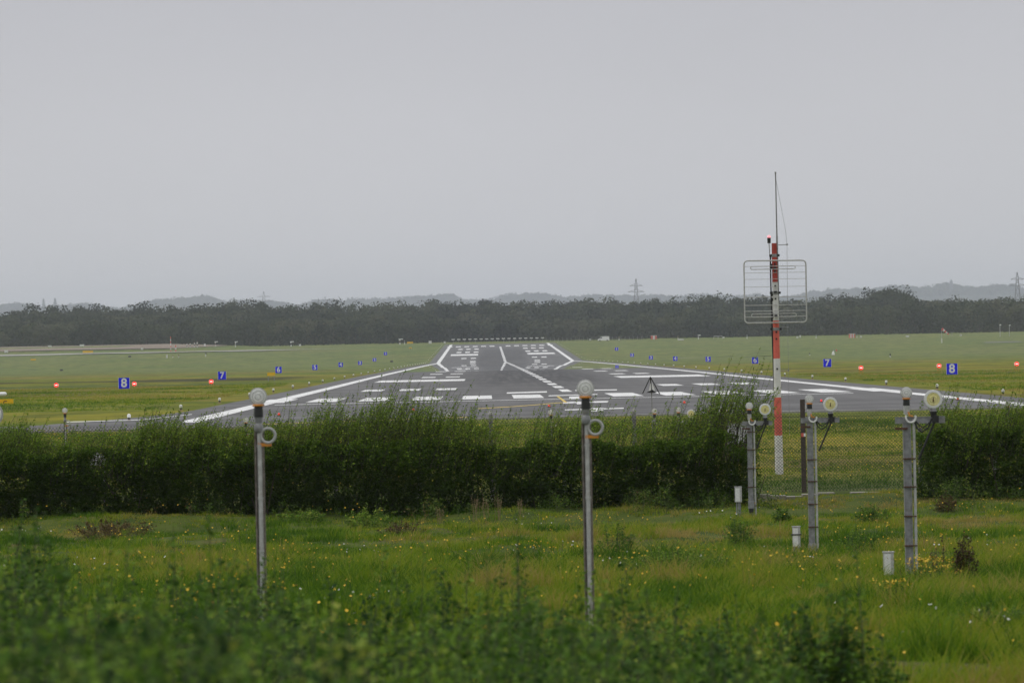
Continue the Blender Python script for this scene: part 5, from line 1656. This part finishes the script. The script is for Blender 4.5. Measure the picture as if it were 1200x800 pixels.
# ragwort with yellow heads below the big lamp post
rr = np.random.default_rng(61)
for (px, py, D, lab, n, wpx) in ((1078, 655, 90, 'yellow flowering ragwort at the foot of the biggest amber lamp post', 26, 40), (1100, 656, 89, 'yellow flowering ragwort in front of the withered brown dock plant', 22, 34),
                                 (1048, 706, 76, 'yellow flowering ragwort in the open grass below the largest cabinet', 12, 30)):
    q = P(px, py, D); g = gz(q.x, D); t = thing('ragwort', lab, 'plant', (q.x, D, g), 'yellow ragwort plants'); H = max(q.z - g, 0.3); W = wpx * D / F / 2
    st = [(np.array([rr.normal() * W * 0.3, rr.normal() * W * 0.3, -0.05]), np.array([rr.normal() * W * 0.6, rr.normal() * W * 0.6, H * (0.7 + 0.35 * rr.random())])) for _ in range(n)]
    (V, Fc, T), (Vs, Fs) = stems_and_leaves(st, 22, 0.03, 0.04, rr, 0.55); poly_mesh('foliage', V, Fc, PLANT, t, tint=T); poly_mesh('stems', Vs, Fs, M['stem'], t)
    tips = np.repeat(np.array([e for b, e in st]), 7, axis=0) + rr.normal(size=(n * 7, 3)) * np.array([0.035, 0.035, 0.014])
    V, Fc = leaf_quads(tips, np.full(len(tips), 0.028), np.full(len(tips), 0.026), up=0.6, rng=rr)
    poly_mesh('flower_heads', V, Fc, bpy.data.materials['yellow_wildflower_petals'], t)
# dry seed stalks at the hedge foot
rr = np.random.default_rng(62)
for i, (px, y0) in enumerate(((515, 592), (555, 579), (568, 581), (585, 580), (608, 582))):
    D = 158; q = P(px, y0, D); g = gz(q.x, D); H = max(q.z - g, 0.3)
    lab = ['short dry straw stalk bunch at the hedge foot, leftmost of five', 'tall dry straw stalk at the hedge foot, second from the left', 'dry straw stalk at the hedge foot, the middle one of five', 'dry straw stalk bunch at the hedge foot, fourth from the left', 'dry straw stalk at the hedge foot, rightmost of five'][i]
    t = thing('seed_stalk', lab, 'plant', (q.x, D, g), 'dry seed stalks at the hedge foot')
    n = 7; A = rr.normal(size=(n, 3)) * np.array([0.05, 0.05, 0]); B = A + np.stack([rr.normal(size=n) * 0.05, rr.normal(size=n) * 0.05, H * (0.6 + 0.4 * rr.random(n))], axis=1)
    V, Fc = ribbons(A, B, np.full(n, 0.006)); poly_mesh('stems', V, Fc, M['straw'], t)
    tips = np.repeat(B, 16, axis=0) + rr.normal(size=(n * 16, 3)) * np.array([0.015, 0.015, 0.07]) - np.array([0, 0, 0.1])
    V, Fc = leaf_quads(tips, np.full(len(tips), 0.03), np.full(len(tips), 0.016), rng=rr); poly_mesh('seed_heads', V, Fc, M['straw'], t)

# ------------------------------------------------------------------ haze
hz = MB(); hz.box((0, 12900, 110), (12700, 26400, 226))
m, nt, out = new_mat('haze_air')
pv = nt.nodes.new('ShaderNodeVolumePrincipled')
pv.inputs['Color'].default_value = (0.86, 0.915, 1.0, 1); pv.inputs['Density'].default_value = 5.0e-5; pv.inputs['Anisotropy'].default_value = 0.0
nt.links.new(pv.outputs['Volume'], out.inputs['Volume'])
tag(hz.build('haze', m), 'thin grey haze over the whole airfield', 'haze', kind='stuff')

# ------------------------------------------------------------------ light and sky
EL, AZ = math.radians(62), math.radians(285)     # azimuth clockwise from +Y: sun high on one side
sun = bpy.data.lights.new('Sun', 'SUN'); sun.energy = 1.15; sun.angle = math.radians(25); sun.color = (1.0, 0.965, 0.92)
so = bpy.data.objects.new('Sun', sun); col.objects.link(so)
dv = Vector((math.sin(AZ) * math.cos(EL), math.cos(AZ) * math.cos(EL), math.sin(EL)))
so.rotation_euler = dv.to_track_quat('Z', 'Y').to_euler()

w = bpy.data.worlds.new('World'); scene.world = w; w.use_nodes = True
nt = w.node_tree; nt.nodes.clear()
N, L = nt.nodes.new, nt.links.new
out = N('ShaderNodeOutputWorld'); bg = N('ShaderNodeBackground'); bg.inputs['Strength'].default_value = 0.1
sky = N('ShaderNodeTexSky'); sky.sky_type = 'NISHITA'; sky.sun_disc = False; sky.sun_elevation = EL; sky.sun_rotation = AZ
sky.air_density = 1.0; sky.dust_density = 3.0; sky.ozone_density = 1.0
hs = N('ShaderNodeHueSaturation'); hs.inputs['Saturation'].default_value = 0.12; L(sky.outputs['Color'], hs.inputs['Color'])
tc = N('ShaderNodeTexCoord'); sp = N('ShaderNodeSeparateXYZ'); L(tc.outputs['Generated'], sp.inputs['Vector'])
rp = N('ShaderNodeValToRGB'); e = rp.color_ramp.elements
stops = [(0.0, (0.67, 0.665, 0.685)), (0.035, (0.60, 0.598, 0.63)), (0.075, (0.485, 0.487, 0.535)), (0.2, (0.62, 0.63, 0.66)), (0.6, (0.86, 0.87, 0.90)), (1.0, (0.97, 0.98, 1.0))]
while len(e) < len(stops): e.new(0.5)
for k, (p_, c_) in zip(e, stops):
    k.position = p_; k.color = c_ + (1,)
L(sp.outputs['Z'], rp.inputs['Fac'])
# slow cloud mottling of the overcast
no = N('ShaderNodeTexNoise'); no.inputs['Scale'].default_value = 5.0; no.inputs['Detail'].default_value = 4
mpw = N('ShaderNodeMapping'); mpw.inputs['Scale'].default_value = (1, 1, 2.5); L(tc.outputs['Generated'], mpw.inputs['Vector']); L(mpw.outputs['Vector'], no.inputs['Vector'])
rn = N('ShaderNodeValToRGB'); rn.color_ramp.elements[0].position = 0.3; rn.color_ramp.elements[0].color = (0.95, 0.95, 0.95, 1)
rn.color_ramp.elements[1].position = 0.7; rn.color_ramp.elements[1].color = (1.03, 1.03, 1.03, 1); L(no.outputs['Fac'], rn.inputs['Fac'])
mu = N('ShaderNodeMixRGB'); mu.blend_type = 'MULTIPLY'; mu.inputs['Fac'].default_value = 1; L(rp.outputs['Color'], mu.inputs['Color1']); L(rn.outputs['Color'], mu.inputs['Color2'])
sc10 = N('ShaderNodeMixRGB'); sc10.blend_type = 'MULTIPLY'; sc10.inputs['Fac'].default_value = 1; sc10.inputs['Color2'].default_value = (10, 10, 10, 1); L(mu.outputs['Color'], sc10.inputs['Color1'])
mx = N('ShaderNodeMixRGB'); mx.inputs['Fac'].default_value = 0.93; L(hs.outputs['Color'], mx.inputs['Color1']); L(sc10.outputs['Color'], mx.inputs['Color2'])
L(mx.outputs['Color'], bg.inputs['Color']); L(bg.outputs['Background'], out.inputs['Surface'])

# ------------------------------------------------------------------ camera and view
cd = bpy.data.cameras.new('Camera'); co = bpy.data.objects.new('Camera', cd); col.objects.link(co)
cd.sensor_width = 36; cd.lens = 36 * F / 1200.0; cd.clip_start = 0.5; cd.clip_end = 60000
co.matrix_world = Matrix.Translation((0, 0, CZ)) @ Matrix.Rotation(math.pi / 2, 4, 'X') @ Matrix.Rotation(-ROLL, 4, 'Z')
cd.dof.use_dof = True; cd.dof.focus_distance = 260; cd.dof.aperture_fstop = cd.lens / 1000 / 0.025
scene.camera = co
vs = scene.view_settings; vs.view_transform = 'Standard'; vs.look = 'None'; vs.exposure = 0.0; vs.gamma = 1.0
try: vs.use_curve_mapping = False
except Exception: pass
scene.render.engine = 'CYCLES'
scene.cycles.use_denoising = True
scene.cycles.max_bounces = 7; scene.cycles.diffuse_bounces = 4; scene.cycles.glossy_bounces = 2; scene.cycles.transmission_bounces = 2; scene.cycles.volume_bounces = 1
scene.render.resolution_x = 1024; scene.render.resolution_y = 682
